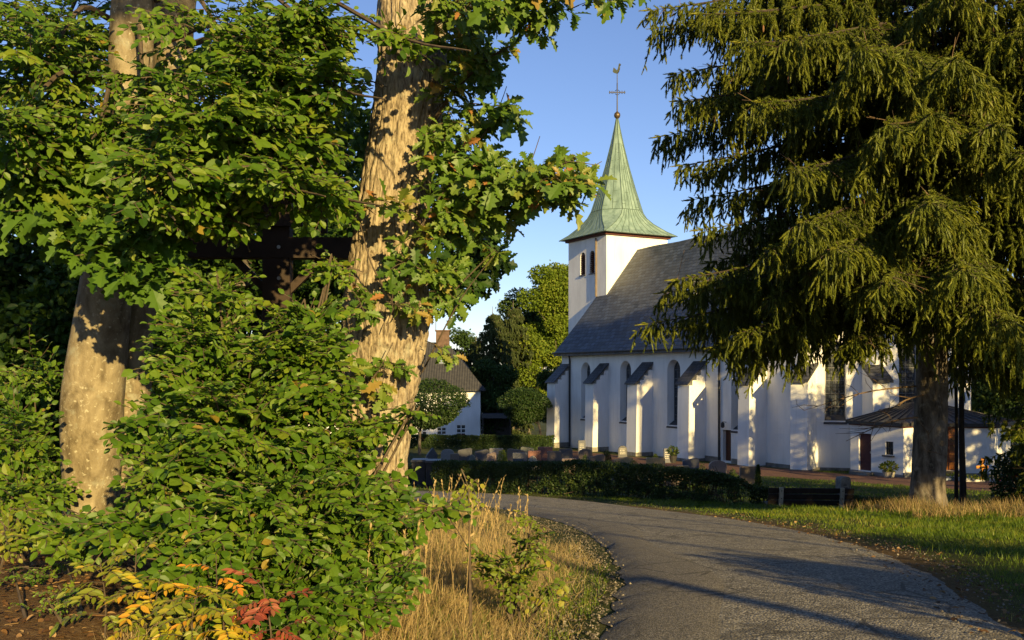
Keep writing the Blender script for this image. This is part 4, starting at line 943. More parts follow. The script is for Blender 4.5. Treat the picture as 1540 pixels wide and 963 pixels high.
def planter(px, Y, label, r, hp, hpl, mat, seed, pot=None):
    x = (px-770)/F*Y; e = empty('potted_plant', (x, Y, gz(x, Y)), 0, label, 'plant'); g = G(); g.lathe([(r*.6, -.05), (r*.8, hp*.5), (r, hp), (r*.85, hp-.02)], (0, 0, 0), 14); g.build('pot', pot or CONC, e)
    rng = np.random.default_rng(seed); n = 260; d = nrm(rng.normal(size=(n, 3))); P = d*np.array((r*1.25, r*1.25, hpl/2))*(rng.random(n)**.4)[:, None] + np.array((0, 0, hp+hpl*.45)); g = G(); g.inst(BEECH, P, d+rng.normal(0, .5, (n, 3)), d+rng.normal(0, .5, (n, 3)), .13*rng.uniform(.7, 1.3, n), 0, rng.random(n)); sticks(g, np.tile((0, 0, hp*.7), (8, 1)), P[:8], .012, 1); g.build('foliage', [mat, TWIGM], e)
planter(1337, 49.2, 'bright green plant in a pale round pot before the annexe wall', .34, .34, .5, LEAFM_YG, 3)
planter(1012, 61.5, 'small green plant in a dark square-shouldered pot at the church wall', .28, .5, .6, HEDGEM, 4, IRON)
x, y = (1477-770)/F*46, 46; e = empty('grave_cross', (x, y, gz(x, y)), .1, 'small bright orange-brown wooden grave cross in front of the annexe', 'cross'); CW = simple('new_larch_wood', (.75, .30, .05), .2, 7)
g = G(); g.box((-.055, -.03, -.1), (.055, .03, 1.15)); g.box((-.3, -.027, .66), (-.056, .027, .79)); g.box((.056, -.027, .66), (.3, .027, .79)); g.build('wooden_cross', CW, e)
for k, (px, Y, c, lab) in enumerate(((1421, 47, (.25, .3, .4), 'bluish flat grave slab with flowers behind the thin trunks'), (1457, 46.2, (.45, .44, .42), 'pale flat grave slab left of the orange wooden cross'), (1520, 44, (.35, .34, .33), 'pale flat grave slab at the right edge under the shrub'))):
    x = (px-770)/F*Y; e = empty('grave_slab', (x, Y, gz(x, Y)), .1*k, lab, 'grave', 'flat grave slabs'); g = G(); g.prism([(-.55, -.05), (.55, -.05), (.55, .1), (-.55, .22)], (0, -.5, 0), (1, 0, 0), (0, 0, 1), (0, 1.2, 0)); g.build('slab', simple('slab_stone', c, .3, 8), e)
    rng = np.random.default_rng(k); n = 120; P = np.stack((rng.normal(0, .35, n), rng.normal(-.3, .2, n), rng.uniform(.12, .4, n)), 1); g = G(); g.inst(BEECH, P, rng.normal(size=(n, 3)), rng.normal(size=(n, 3)), np.full(n, .1), 0, rng.random(n)); g.build('flowers', [LEAFM_YG, REDF][k == 2], e)
# ------------------------------------------------------------------ trunks
OAKBARK = barkmat('oak_bark', (.075, .056, .038), (.25, .20, .135), (.41, .345, .24), 42, .24, None, (.33, .31, .23), 1.0, .012)
BEECHBARK = barkmat('beech_bark', (.10, .078, .048), (.19, .155, .10), (.29, .245, .165), 7, .55, (.075, .075, .018), (.26, .25, .19), .8, .015, (.44, .41, .31))
def trunk(g, pts, seg=64, n=160, furrow=0.0, flute=0.0, seed=0, freq=11, twist=0.0):
    """pts: (x, y, z, r); a trunk with furrowed bark as real relief"""
    Q = spline(pts, n); P, r = Q[:, :3], Q[:, 3]; th = np.linspace(0, 2*np.pi, seg, endpoint=False)
    t = nrm(np.gradient(P, axis=0)); a = nrm(np.cross(t, np.tile((0, 1., 0), (n, 1)))); b = np.cross(a, t)
    c, s = np.cos(th)[None], np.sin(th)[None]; z = P[:, 2:3]
    cs = c*freq/6.28*1.0 + 20 + seed; sn = s*freq/6.28 + 40
    w1 = vnoise(cs*1.6 + vnoise(cs*2, sn*2, z*5)*.8, sn*1.6, z*3.6); w2 = vnoise(cs*3.7, sn*3.7, z*11)
    ridge = 1 - np.abs(2*w1-1); ridge2 = 1 - np.abs(2*w2-1)
    rr = r[:, None]*(1 + flute*(vnoise(c*1.3+seed, s*1.3, z*.7)-.5)) - furrow*(ridge**3 + .6*ridge2**3) + furrow*.5
    V = P[:, None] + rr[..., None]*(c[..., None]*a[:, None] + s[..., None]*b[:, None])
    i = np.arange(n-1)[:, None]*seg; j = np.arange(seg)[None]; k = (j+1) % seg
    g.arr(V.reshape(-1, 3), np.stack((i+j, i+seg+j, i+seg+k, i+k), -1).reshape(-1), np.full((n-1)*seg, 4))
def pxtrunk(rows, Y, top=None):
    out = []
    for py, cx, hw in rows: p = pw(cx, py, Y); out.append((*p, hw*Y/F))
    if top: out = list(top) + out
    return out[::-1]

# ---- oak with deeply furrowed bark
oakY = 7.6
rows = [(0, 620, 50), (100, 620, 51), (200, 608, 52), (300, 593, 53), (400, 583, 58), (470, 581, 65), (520, 577, 62), (580, 571, 56), (650, 565, 51), (740, 561, 49), (850, 562, 52), (940, 562, 66)]
pts = pxtrunk(rows, oakY, [(-.62, 7.9, 9.0, .17), (-.7, 7.7, 6.6, .21)])
oak = empty('oak_tree', (pts[0][0], oakY, gz(pts[0][0], oakY)), 0, 'big oak with furrowed sunlit bark and leafy side shoots, between the bush and the road', 'tree')
OFFO = np.array(oak.location)
def rel(g, off):
    off = np.asarray(off, np.float32); g.V = [v - off for v in g.V]; return g
g = G(); trunk(g, [(pts[0][0], oakY, OFFO[2]-.25, .42)] + pts, 220, 560, .024, .08, 3, 34); rel(g, OFFO); tk = g.build('trunk', OAKBARK, oak, True)
g = G(); c = pw(622, 99, oakY) + (0, -.315, 0); V = []; n = 18     # pruning scar
for k in range(n): a = 2*math.pi*k/n; V.append(c + np.array((.135*math.cos(a), .02, .04*math.sin(a) - .03*math.cos(a))))
V2 = [v + np.array((0, -.025, 0)) + (v-c)*-.12 for v in V]; g.add(V + V2, [tuple(range(n, 2*n))] + [(k, (k+1) % n, n+(k+1) % n, n+k) for k in range(n)]); rel(g, OFFO); g.build('branch_scar', simple('healed_wood', (.12, .10, .075), .5, 25, .9, bump=.5), tk)
rng = np.random.default_rng(21)
def limb(g, pxs, r0, r1, n=14, seg=7, mat=0):
    g.tube(spline([pw(*q) for q in pxs], n), np.linspace(r0, r1, n), seg, mat)
g = G()
for pxs, r0 in (([(640, 335, 7.5), (700, 315, 7.2), (770, 290, 7.0), (850, 272, 6.9), (905, 243, 6.85)], .016), ([(640, 200, 7.5), (690, 130, 7.2), (740, 85, 7.1), (785, 60, 7)], .014),
                ([(640, 480, 7.5), (690, 430, 7.3), (745, 375, 7.2)], .008), ([(635, 560, 7.45), (690, 455, 7.2), (742, 385, 7.1)], .006), ([(640, 300, 7.5), (690, 230, 7.3), (730, 200, 7.2), (750, 130, 7.1)], .012),
                ([(610, 420, 7.2), (640, 330, 7.1), (690, 260, 7)], .011), ([(600, 470, 7.2), (560, 400, 7.0), (540, 330, 7)], .008), ([(640, 40, 7.5), (700, 15, 6.9), (780, -5, 6.5), (850, 25, 6.3)], .02),
                ([(780, 285, 7), (800, 240, 6.95), (812, 205, 6.95)], .004), ([(820, 280, 6.95), (850, 245, 6.9), (895, 248, 6.9)], .004), ([(735, 200, 7.2), (755, 150, 7.1), (762, 130, 7.1)], .003), ([(640, -40, 7.5), (720, -100, 7.0), (850, -80, 6.1), (900, -30, 5.7), (905, 15, 5.6)], .012)):
    limb(g, pxs, r0*1.25, .0025)
rel(g, OFFO); g.build('branches', TWIGM, oak)
OB = [(700, 105, 7.2, 34, 60, .3, 10), (712, 225, 7.2, 42, 45, .3, 12), (692, 295, 7.2, 30, 46, .3, 8), (760, 272, 7.0, 55, 18, .15, 16), (820, 270, 6.9, 45, 16, .15, 13), (862, 268, 6.85, 15, 10, .06, 4), (718, 325, 7.3, 32, 30, .25, 7), (650, 330, 7.12, 20, 50, .06, 6),
      (635, 405, 7.1, 22, 40, .06, 5), (660, 425, 7.3, 25, 30, .15, 6), (605, 460, 7.08, 26, 24, .05, 3), (705, 6, 6.6, 60, 14, .3, 14), (775, 0, 6.3, 40, 12, .2, 8), (822, 20, 6.3, 14, 14, .06, 4), (905, 2, 5.6, 6, 8, .04, 2), (640, 240, 7.12, 18, 40, .05, 3),
      (680, 70, 7.3, 20, 36, .15, 5), (590, 555, 7.1, 30, 24, .05, 2), (676, 170, 7.3, 18, 50, .15, 6), (725, 360, 7.35, 18, 18, .06, 2), (545, 430, 7.0, 16, 50, .08, 2), (740, 90, 7.1, 20, 24, .06, 2), (600, 330, 7.08, 20, 40, .05, 1), (660, 520, 7.3, 14, 14, .05, 1), (740, 160, 7.1, 20, 20, .1, 3)]
g = G()
for px, py, Y, rx, ry, rd, n in OB:
    P, d, c = px_blob(rng, px, py, Y, rx*.85, ry*.85, rd, n); Yd = d + np.array((.55, -.35, -.1)); Zn = np.array((.1, -.35, 1)) + rng.normal(0, .3, (n, 3))
    put_sprays(g, SPR_OAK, OAK, P, Yd, Zn, rng.uniform(.20, .34, n), rng, 0, 1, np.clip(rng.normal(.52, .16, n), 0, 1), 1.2)
up = np.array([(-.6, 7.9, 8.2)]) + nrm(rng.normal(size=(90, 3)))*np.array((2.6, 2.6, 2.0))*(rng.random((90, 1))**.4); up = up[up[:, 2] > 6.1]
put_sprays(g, SPR_OAK, OAK, up, rng.normal(size=up.shape), rng.normal(0, .3, up.shape) + (0, 0, 1), np.full(len(up), .7), rng)
rel(g, OFFO); g.build('crown', [OAKM, TWIGM], oak)

# ---- beech with two smooth grey stems
r1 = [(0, 202, 32), (150, 195, 33), (300, 180, 34), (400, 163, 36), (480, 154, 40), (600, 141, 45), (680, 140, 44), (740, 138, 40), (800, 142, 46), (870, 146, 66)]
r2 = [(0, 264, 30), (120, 262, 32), (250, 246, 33), (400, 215, 31), (500, 201, 29), (640, 194, 33), (740, 188, 38), (850, 182, 52)]
p1 = pxtrunk(r1, 8.3, [(-2.7, 8.8, 9.5, .11), (-3.15, 8.5, 6.8, .16)]); p2 = pxtrunk(r2, 8.72, [(-2.0, 9.0, 9.5, .10), (-2.75, 8.9, 7.2, .15)])
beech = empty('beech_tree', (p1[0][0], 8.3, gz(p1[0][0], 8.3)), 0, 'smooth grey twin-stemmed beech at the left with moss at its foot', 'tree'); OFFB = np.array(beech.location)
for p in (p1, p2):
    g = G(); x, y, z, r = p[0]; trunk(g, [(x, y, min(z-.1, gz(x, y)-.25), r*1.35)] + p, 64, 200, .003, .16, 8, 9); rel(g, OFFB); g.build('trunk', BEECHBARK, beech, True)
rng = np.random.default_rng(33)
BB = [(90, 245, 7.4, 170, 60, .5, 70), (40, 300, 7.6, 100, 50, .4, 30), (330, 190, 6.6, 150, 100, .8, 120), (420, 120, 6.9, 110, 100, .7, 90), (340, 60, 7.0, 140, 90, .8, 80), (470, 40, 7.0, 100, 70, .5, 60), (430, 275, 6.5, 110, 55, .6, 62), (505, 130, 6.7, 50, 80, .4, 18),
      (600, 55, 6.3, 55, 20, .15, 7), (70, 90, 7.6, 120, 110, 1.0, 90), (20, 190, 6.6, 80, 90, .6, 46), (250, 310, 6.4, 80, 50, .5, 24), (340, 320, 6.7, 70, 50, .4, 26), (500, 290, 6.6, 50, 40, .3, 9), (150, 190, 7.0, 90, 50, .4, 22), (450, 200, 6.9, 80, 70, .5, 40), (250, 250, 6.2, 110, 60, .5, 44), (215, 120, 7.5, 90, 60, .3, 13), (100, 30, 8.4, 150, 70, 1.0, 70), (60, 160, 8.2, 110, 80, .8, 50)]
BB = [(a, b, c, max(10, d - .16*F/c), max(8, e - .12*F/c), f_, n_) for a, b, c, d, e, f_, n_ in BB]
g = G(); gb = G()
for px, py, Y, rx, ry, rd, n in BB:
    P, d, c = px_blob(rng, px, py, Y, rx, ry, rd, n); Yd = d*np.array((1, .8, .4)) + np.array((.1, -.45, -.15)); Zn = np.array((.12, -.45, 1)) + rng.normal(0, .28, (n, 3))
    put_sprays(g, SPR_BEECH, BEECH, P, Yd, Zn, rng.uniform(.32, .52, n), rng, 0, 1, np.clip(rng.normal(.48, .15, n), 0, 1))
    anchor = pw(200 + (px-200)*.25, py - 60, 8.3); q = spline([anchor, anchor*.5 + c*.5 + np.array((0, 0, .25)), c, c + (c-anchor)*.25], 14); gb.tube(q, np.linspace(.028, .005, 14), 6)
up = np.array([(-2.6, 8.7, 8.8)]) + nrm(rng.normal(size=(260, 3)))*np.array((3.0, 2.6, 2.2))*(rng.random((260, 1))**.4); up = up[up[:, 2] > 6.6]
put_sprays(g, SPR_BEECH, BEECH, up, rng.normal(size=up.shape), rng.normal(0, .3, up.shape) + (0, 0, 1), np.full(len(up), .8), rng)
rel(g, OFFB); rel(gb, OFFB); g.build('crown', [LEAFM, TWIGM], beech); gb.build('branches', TWIGM, beech)

# ---- hornbeam bush filling the lower left
rng = np.random.default_rng(44)
HB = [(370, 630, 6.1, 170, 140, .6, 165), (450, 540, 6.4, 100, 90, .5, 66), (310, 530, 6.3, 100, 90, .5, 60), (270, 700, 5.7, 110, 80, .5, 76), (410, 780, 5.5, 200, 110, .6, 165), (500, 690, 6.1, 80, 90, .4, 54), (530, 820, 5.5, 100, 80, .4, 54), (440, 900, 5.1, 190, 70, .5, 120),
      (330, 440, 6.7, 90, 50, .4, 20), (470, 470, 6.6, 60, 40, .3, 15), (230, 790, 5.4, 130, 50, .4, 46), (595, 775, 5.7, 70, 26, .2, 8), (555, 640, 6.3, 70, 40, .2, 10), (600, 860, 5.3, 60, 24, .2, 6), (570, 730, 5.9, 60, 40, .2, 10), (330, 850, 5.2, 110, 60, .4, 44), (120, 800, 5.8, 90, 32, .3, 20), (490, 600, 6.3, 60, 50, .3, 20), (225, 640, 6.2, 60, 60, .3, 14), (500, 400, 6.8, 40, 30, .2, 5), (620, 620, 6.2, 40, 20, .1, 2), (660, 765, 5.8, 50, 16, .1, 3)]
HB = [(a, b, c, max(10, d - .15*F/c), max(8, e - .10*F/c), f_, int(n_*1.3)) for a, b, c, d, e, f_, n_ in HB]
bx_, by_ = -1.5, 5.9; bush = empty('hornbeam_bush', (bx_, by_, gz(bx_, by_)), 0, 'large dense green bush filling the space between the beech and the oak trunk', 'bush'); OFFH = np.array(bush.location)
g = G(); gb = G()
for px, py, Y, rx, ry, rd, n in HB:
    P, d, c = px_blob(rng, px, py, Y, rx, ry, rd, n); gzz = ground_z(P[:, 0], P[:, 1]); P[:, 2] = np.maximum(P[:, 2], gzz+.06)
    Yd = d*np.array((1, .8, .5)) + np.array((.15, -.55, .05)); Zn = np.array((.15, -.6, 1)) + rng.normal(0, .28, (n, 3))
    put_sprays(g, SPR_BEECH, BEECH, P, Yd, Zn, rng.uniform(.28, .44, n), rng, 0, 1, np.clip(rng.normal(.45, .15, n), 0, 1), .98)
    base = np.array((bx_ + rng.normal(0, .3), by_ + .3 + rng.normal(0, .15), OFFH[2]-.05))
    gb.tube(spline([base, base*.5+c*.5 + rng.normal(0, .1, 3), c*.8 + base*.2, c], 12), np.linspace(.02, .004, 12), 6)
    for k in range(3):
        e = P[rng.integers(0, n)]; gb.tube(spline([base, base*.45+c*.55 + rng.normal(0, .1, 3), c*.4 + e*.6, e], 10), np.linspace(.013, .003, 10), 5)
rel(g, OFFH); rel(gb, OFFH); g.build('foliage', [LEAFM, TWIGM], bush); gb.build('stems', TWIGM, bush)

# ---- young oak whose big leaves hang in front of the beech
rng = np.random.default_rng(55); s0 = (-4.7, 7.1); yo = empty('young_oak', (*s0, gz(*s0)), 0, 'bough of large lobed oak leaves hanging before the grey beech trunk', 'tree'); OFFY = np.array(yo.location)
g = G(); base = np.array((*s0, OFFY[2]-.1)); q = spline([base, base + (.1, .05, 1.4), base + (.35, .0, 2.2), pw(10, 305, 7.2), pw(110, 290, 7.1), pw(190, 312, 7.0), pw(225, 365, 6.95)], 40); g.tube(q, np.linspace(.05, .008, 40), 8)
for a_, b_ in ((24, (150, 340)), (28, (60, 330)), (32, (215, 395)), (34, (180, 385))): e_ = pw(*b_, 6.95); g.tube(spline([q[a_], q[a_]*.5 + e_*.5 + np.array((0, 0, .08)), e_], 8), np.linspace(.014, .004, 8), 5)
rel(g, OFFY); g.build('stem', TWIGM, yo)
g = G()
for px, py, Y, rx, ry, rd, n in [(195, 345, 7.0, 44, 24, .16, 8), (215, 392, 6.9, 26, 18, .1, 5), (125, 325, 7.1, 55, 22, .18, 9), (45, 310, 7.2, 60, 30, .2, 11), (165, 385, 7.0, 20, 14, .1, 2), (240, 300, 7.0, 40, 20, .15, 5), (90, 270, 7.2, 70, 20, .2, 7)]:
    P, d, c = px_blob(rng, px, py, Y, rx, ry, rd, n); put_sprays(g, SPR_OAK, OAK, P, d*.6 + np.array((.4, -.35, -.15)), np.array((.1, -.5, 1)) + rng.normal(0, .2, (n, 3)), rng.uniform(.36, .52, n), rng, 0, 1, np.clip(rng.normal(.42, .15, n), 0, 1), 1.05)
rel(g, OFFY); g.build('foliage', [leafmat('fresh_oak_leaf', [(0, (.040, .095, .010)), (.6, (.078, .15, .015)), (1, (.15, .19, .02))], .3, .5, .3), TWIGM], yo)

# ---- undergrowth bushes at the left
def leaf_bush(name, label, cat, blobs, mat, seed, tpl=BEECH, var=None, S=(.3, .45), base=None, tone=.45, group=None, tree=False):
    rng = np.random.default_rng(seed); c0 = pw(*blobs[0][:3]); b = base or (c0[0], c0[1]); e = empty(name, (*b, gz(*b)), 0, label, cat, group); off = np.array(e.location); g = G(); gb = G()
    for px, py, Y, rx, ry, rd, n in blobs:
        P, d, c = px_blob(rng, px, py, Y, rx, ry, rd, n); P[:, 2] = np.maximum(P[:, 2], ground_z(P[:, 0], P[:, 1]) + .05)
        put_sprays(g, var or SPR_BEECH, tpl, P, d + np.array((.1, -.5, .1)), np.array((.1, -.5, 1)) + rng.normal(0, .3, (n, 3)), rng.uniform(*S, n), rng, 0, 1, np.clip(rng.normal(tone, .15, n), 0, 1))
        st = off + np.array((rng.normal(0, .08), rng.normal(0, .08), -.05)); gb.tube(spline([st, np.array((st[0], st[1], st[2]*.35 + c[2]*.65)) if tree else st*.5+c*.5, c], 14), np.linspace(.05 if tree else .014, .004, 14), 5)
    if tree: gb.tube(spline([off - (0, 0, .2), off + (.02, 0, 1.5), off + (.0, .03, 3.6)], 12), np.linspace(.13, .07, 12), 10)
    rel(g, off); rel(gb, off); g.build('foliage', [mat, TWIGM], e); gb.build('stems', TWIGM, e); return e
leaf_bush('undergrowth_bush', 'leafy bush at the left picture edge beside the beech foot', 'bush', [(20, 660, 7.6, 60, 90, .4, 34), (50, 560, 8.4, 50, 60, .4, 20), (20, 740, 7.2, 60, 40, .3, 18), (60, 740, 7.6, 30, 50, .3, 12)], LEAFM, 66, base=(-3.9, 7.7))
leaf_bush('undergrowth_bush', 'yellow-green seedling bush low in the left corner by the leaf litter', 'bush', [(5, 800, 5.6, 28, 28, .15, 7), (30, 770, 5.9, 25, 20, .15, 4)], LEAFM_YG, 67, S=(.2, .3), base=(-3.0, 5.7))

# ---- rowan seedlings with feathered leaves
def rowan(px, py, Y, hpx, nl, mat, label, seed, ln=(.14, .22), spread=.5):
    rng = np.random.default_rng(seed); top = pw(px, py, Y); b = (top[0]+rng.normal(0, .03), Y+.03); z0 = gz(*b); e = empty('rowan_seedling', (*b, z0), 0, label, 'seedling', 'rowan seedlings by the bush'); base = np.array((*b, z0-.03)); top[2] = max(top[2], z0+.15)
    g = G(); path = spline([base, base*.4+top*.6+rng.normal(0, .02, 3), top + (0, 0, .03)], 12); g.tube(path, np.linspace(.006, .002, 12), 5); st = g; lf = G()
    for k in range(nl):
        t = .35 + .65*k/nl; p = path[min(11, int(t*11))]; a = 2.4*k + rng.uniform(0, 1); d = np.array((math.cos(a)*spread*1.5, math.sin(a)*spread - .35, rng.uniform(.1, .7))); L = rng.uniform(*ln); m = 14
        pts = [p]; dd = nrm(d)
        for q in range(6): dd = nrm(dd + (0, 0, -.17)); pts.append(pts[-1] + dd*L/6)
        pts = np.array(pts); st.tube(pts, .0016, 4); sd = nrm(np.cross(dd, (0, 0, 1.))); up = np.cross(sd, dd)
        P, D, S = [], [], []
        for q in range(m):
            u = .28 + .72*(q//2)/(m/2-1); i = min(5, int(u*5.99)); pp = pts[i] + (pts[i+1]-pts[i])*(u*6-i if u < 1 else 1)
            s = 1 if q % 2 else -1; P.append(pp); D.append(sd*s + dd*.45 + (0, 0, -.12)); S.append(L*.27*(1.0-.35*abs(u-.55)))
        P.append(pts[-1]); D.append(dd); S.append(L*.28); P, D, S = [np.array(z_) for z_ in (P, D, S)]; kp_ = rng.random(len(P)) > .13; P, D, S = P[kp_], D[kp_] + rng.normal(0, .16, (kp_.sum(), 3)), S[kp_]*rng.uniform(.9, 1.35, kp_.sum()); N = len(P)
        lf.inst(LEAFLET, P, D, np.tile(up, (N, 1)) + rng.normal(0, .42, (N, 3)) + SVN*.5, np.stack((np.array(S)*.95, S, S), 1), 0, np.clip(rng.normal(.3 + .5*k/nl, .2, N), 0, 1))
    off = np.array(e.location); rel(st, off); rel(lf, off); st.build('stem', TWIGM, e); lf.build('leaves', mat, e)
YG = leafmat('rowan_green', [(0, (.10, .15, .014)), (.7, (.19, .21, .022)), (1, (.36, .27, .03))], .3); YO = leafmat('rowan_yellow', [(0, (.19, .23, .018)), (.6, (.36, .30, .02)), (1, (.52, .25, .025))], .3)
OR_ = leafmat('rowan_orange', [(0, (.26, .25, .02)), (.45, (.50, .29, .02)), (1, (.56, .20, .03))], .3); RD = leafmat('rowan_red', [(0, (.15, .035, .02)), (.6, (.26, .06, .035)), (1, (.32, .13, .06))], .3)
rowan(150, 850, 4.68, 0, 13, YG, 'yellow-green rowan seedling leftmost over the leaf litter', 1)
rowan(205, 830, 4.78, 0, 10, YG, 'yellow-green rowan seedling before the mossy beech foot', 2)
rowan(240, 880, 4.48, 0, 11, YO, 'rowan seedling turning orange at its lower leaf tips', 3)
rowan(325, 845, 4.53, 0, 7, OR_, 'tallest rowan seedling with bright orange and yellow leaves', 4)
rowan(300, 885, 4.38, 0, 11, YG, 'green-yellow rowan seedling under the orange one', 5)
rowan(395, 885, 4.38, 0, 12, RD, 'red rowan seedling in front of the dark green bush', 6)
rowan(335, 925, 4.28, 0, 10, YO, 'yellow rowan seedling at the bottom picture edge', 7)

# ---- wooden wayside cross with a gabled roof, seen from behind
CRW = simple('brown_stained_beam', (.028, .016, .010), .35, 5, .65, bump=.3, bscale=25); c = pw(418, 374, 9.4); b0 = gz(c[0], 9.4)
cx_ = empty('wayside_cross', (c[0], 9.4, b0), .04, 'brown wooden wayside cross with gabled roof, half hidden in leaves left of the oak', 'cross')
zc_ = c[2]-b0; wz = 9.4/F
g = G(); g.box((-.13, -.09, -.3), (.13, .09, zc_ + 110*wz)); po = g.build('post', CRW, cx_)
g = G(); g.box((-.84, -.10, zc_-.10), (.78, .088, zc_+.10)); g.build('crossbeam', CRW, cx_)
g = G(); g.box((-.14, -.14, zc_+.20), (.26, -.093, zc_+.36)); g.build('tie_block', CRW, cx_)
for s in (-1, 1):
    g = G(); g.bar((s*.42, 0, zc_-.1), (s*.1, 0, zc_-.42), .07, .07, up=(0, 1, 0)); g.build('brace', CRW, cx_)
    ap = np.array((.10, 0, zc_ + 145*wz)); en = np.array((.10 + s*.74, 0, zc_ + 32*wz)); dv = (en-ap)/2; nv = nrm(np.array((-dv[2]*s, 0, dv[0]*s)))
    g = G(); g.obox((ap+en)/2 + nv*.02, dv, (0, .36, 0), nv*.018); ro = g.build('roof_board', CRW, cx_)
    g = G(); g.obox((ap+en)/2 + nv*.048, dv*1.03, (0, .39, 0), nv*.006); g.build('metal_sheet', simple('grey_roof_sheet', (.25, .27, .32), .15, 5, .35), ro)
    g = G(); g.bar(np.array((.0, 0, zc_+.15)) + (s*.45, 0, .0), (ap+en)/2 - nv*.03, .06, .06, up=(0, 1, 0)); g.build('roof_strut', CRW, cx_)
for z in (zc_-.3, zc_): 
    g = G(); g.lathe([(.018, 0), (.018, .01)], (0, 0, 0), 8); o = g.build('bolt', simple('bolt_steel', (.4, .4, .4), .1, 4, .35, metal=.8), po); o.location = (.03, -.102 if z < zc_-.1 else -.112, z); o.rotation_euler = (R(90), 0, 0)
# ------------------------------------------------------------------ spruces
_r = np.random.default_rng(5)
def shoot_tpl(rng, n=22, rad=.042):
    V, Fs = [], []
    m = 5
    for k, y in ((0, 0), (1, .5), (2, 1.0)):
        for q in range(4): a = q*1.5708 + k; r = (.015, .021, .006)[k]; V.append((math.cos(a)*r, y, math.sin(a)*r))
    for k in range(2):
        for q in range(4): Fs.append((k*4+q, k*4+(q+1) % 4, k*4+4+(q+1) % 4, k*4+4+q))
    for k in range(n):
        y = .02 + .95*k/n; a = k*2.4 + rng.uniform(-.3, .3); c, s = math.cos(a), math.sin(a); L = rad*rng.uniform(.8, 1.2)*(1 if y < .8 else .75); w_ = .0085
        b = len(V); V += [(c*.004 - s*w_, y, s*.004 + c*w_), (c*.004 + s*w_, y + .015, s*.004 - c*w_), (c*L, y + .10 + rng.uniform(-.02, .04), s*L)]; Fs.append((b, b+1, b+2))
    return (V, Fs)
SHOOTS = [shoot_tpl(_r, 22) for _ in range(5)]
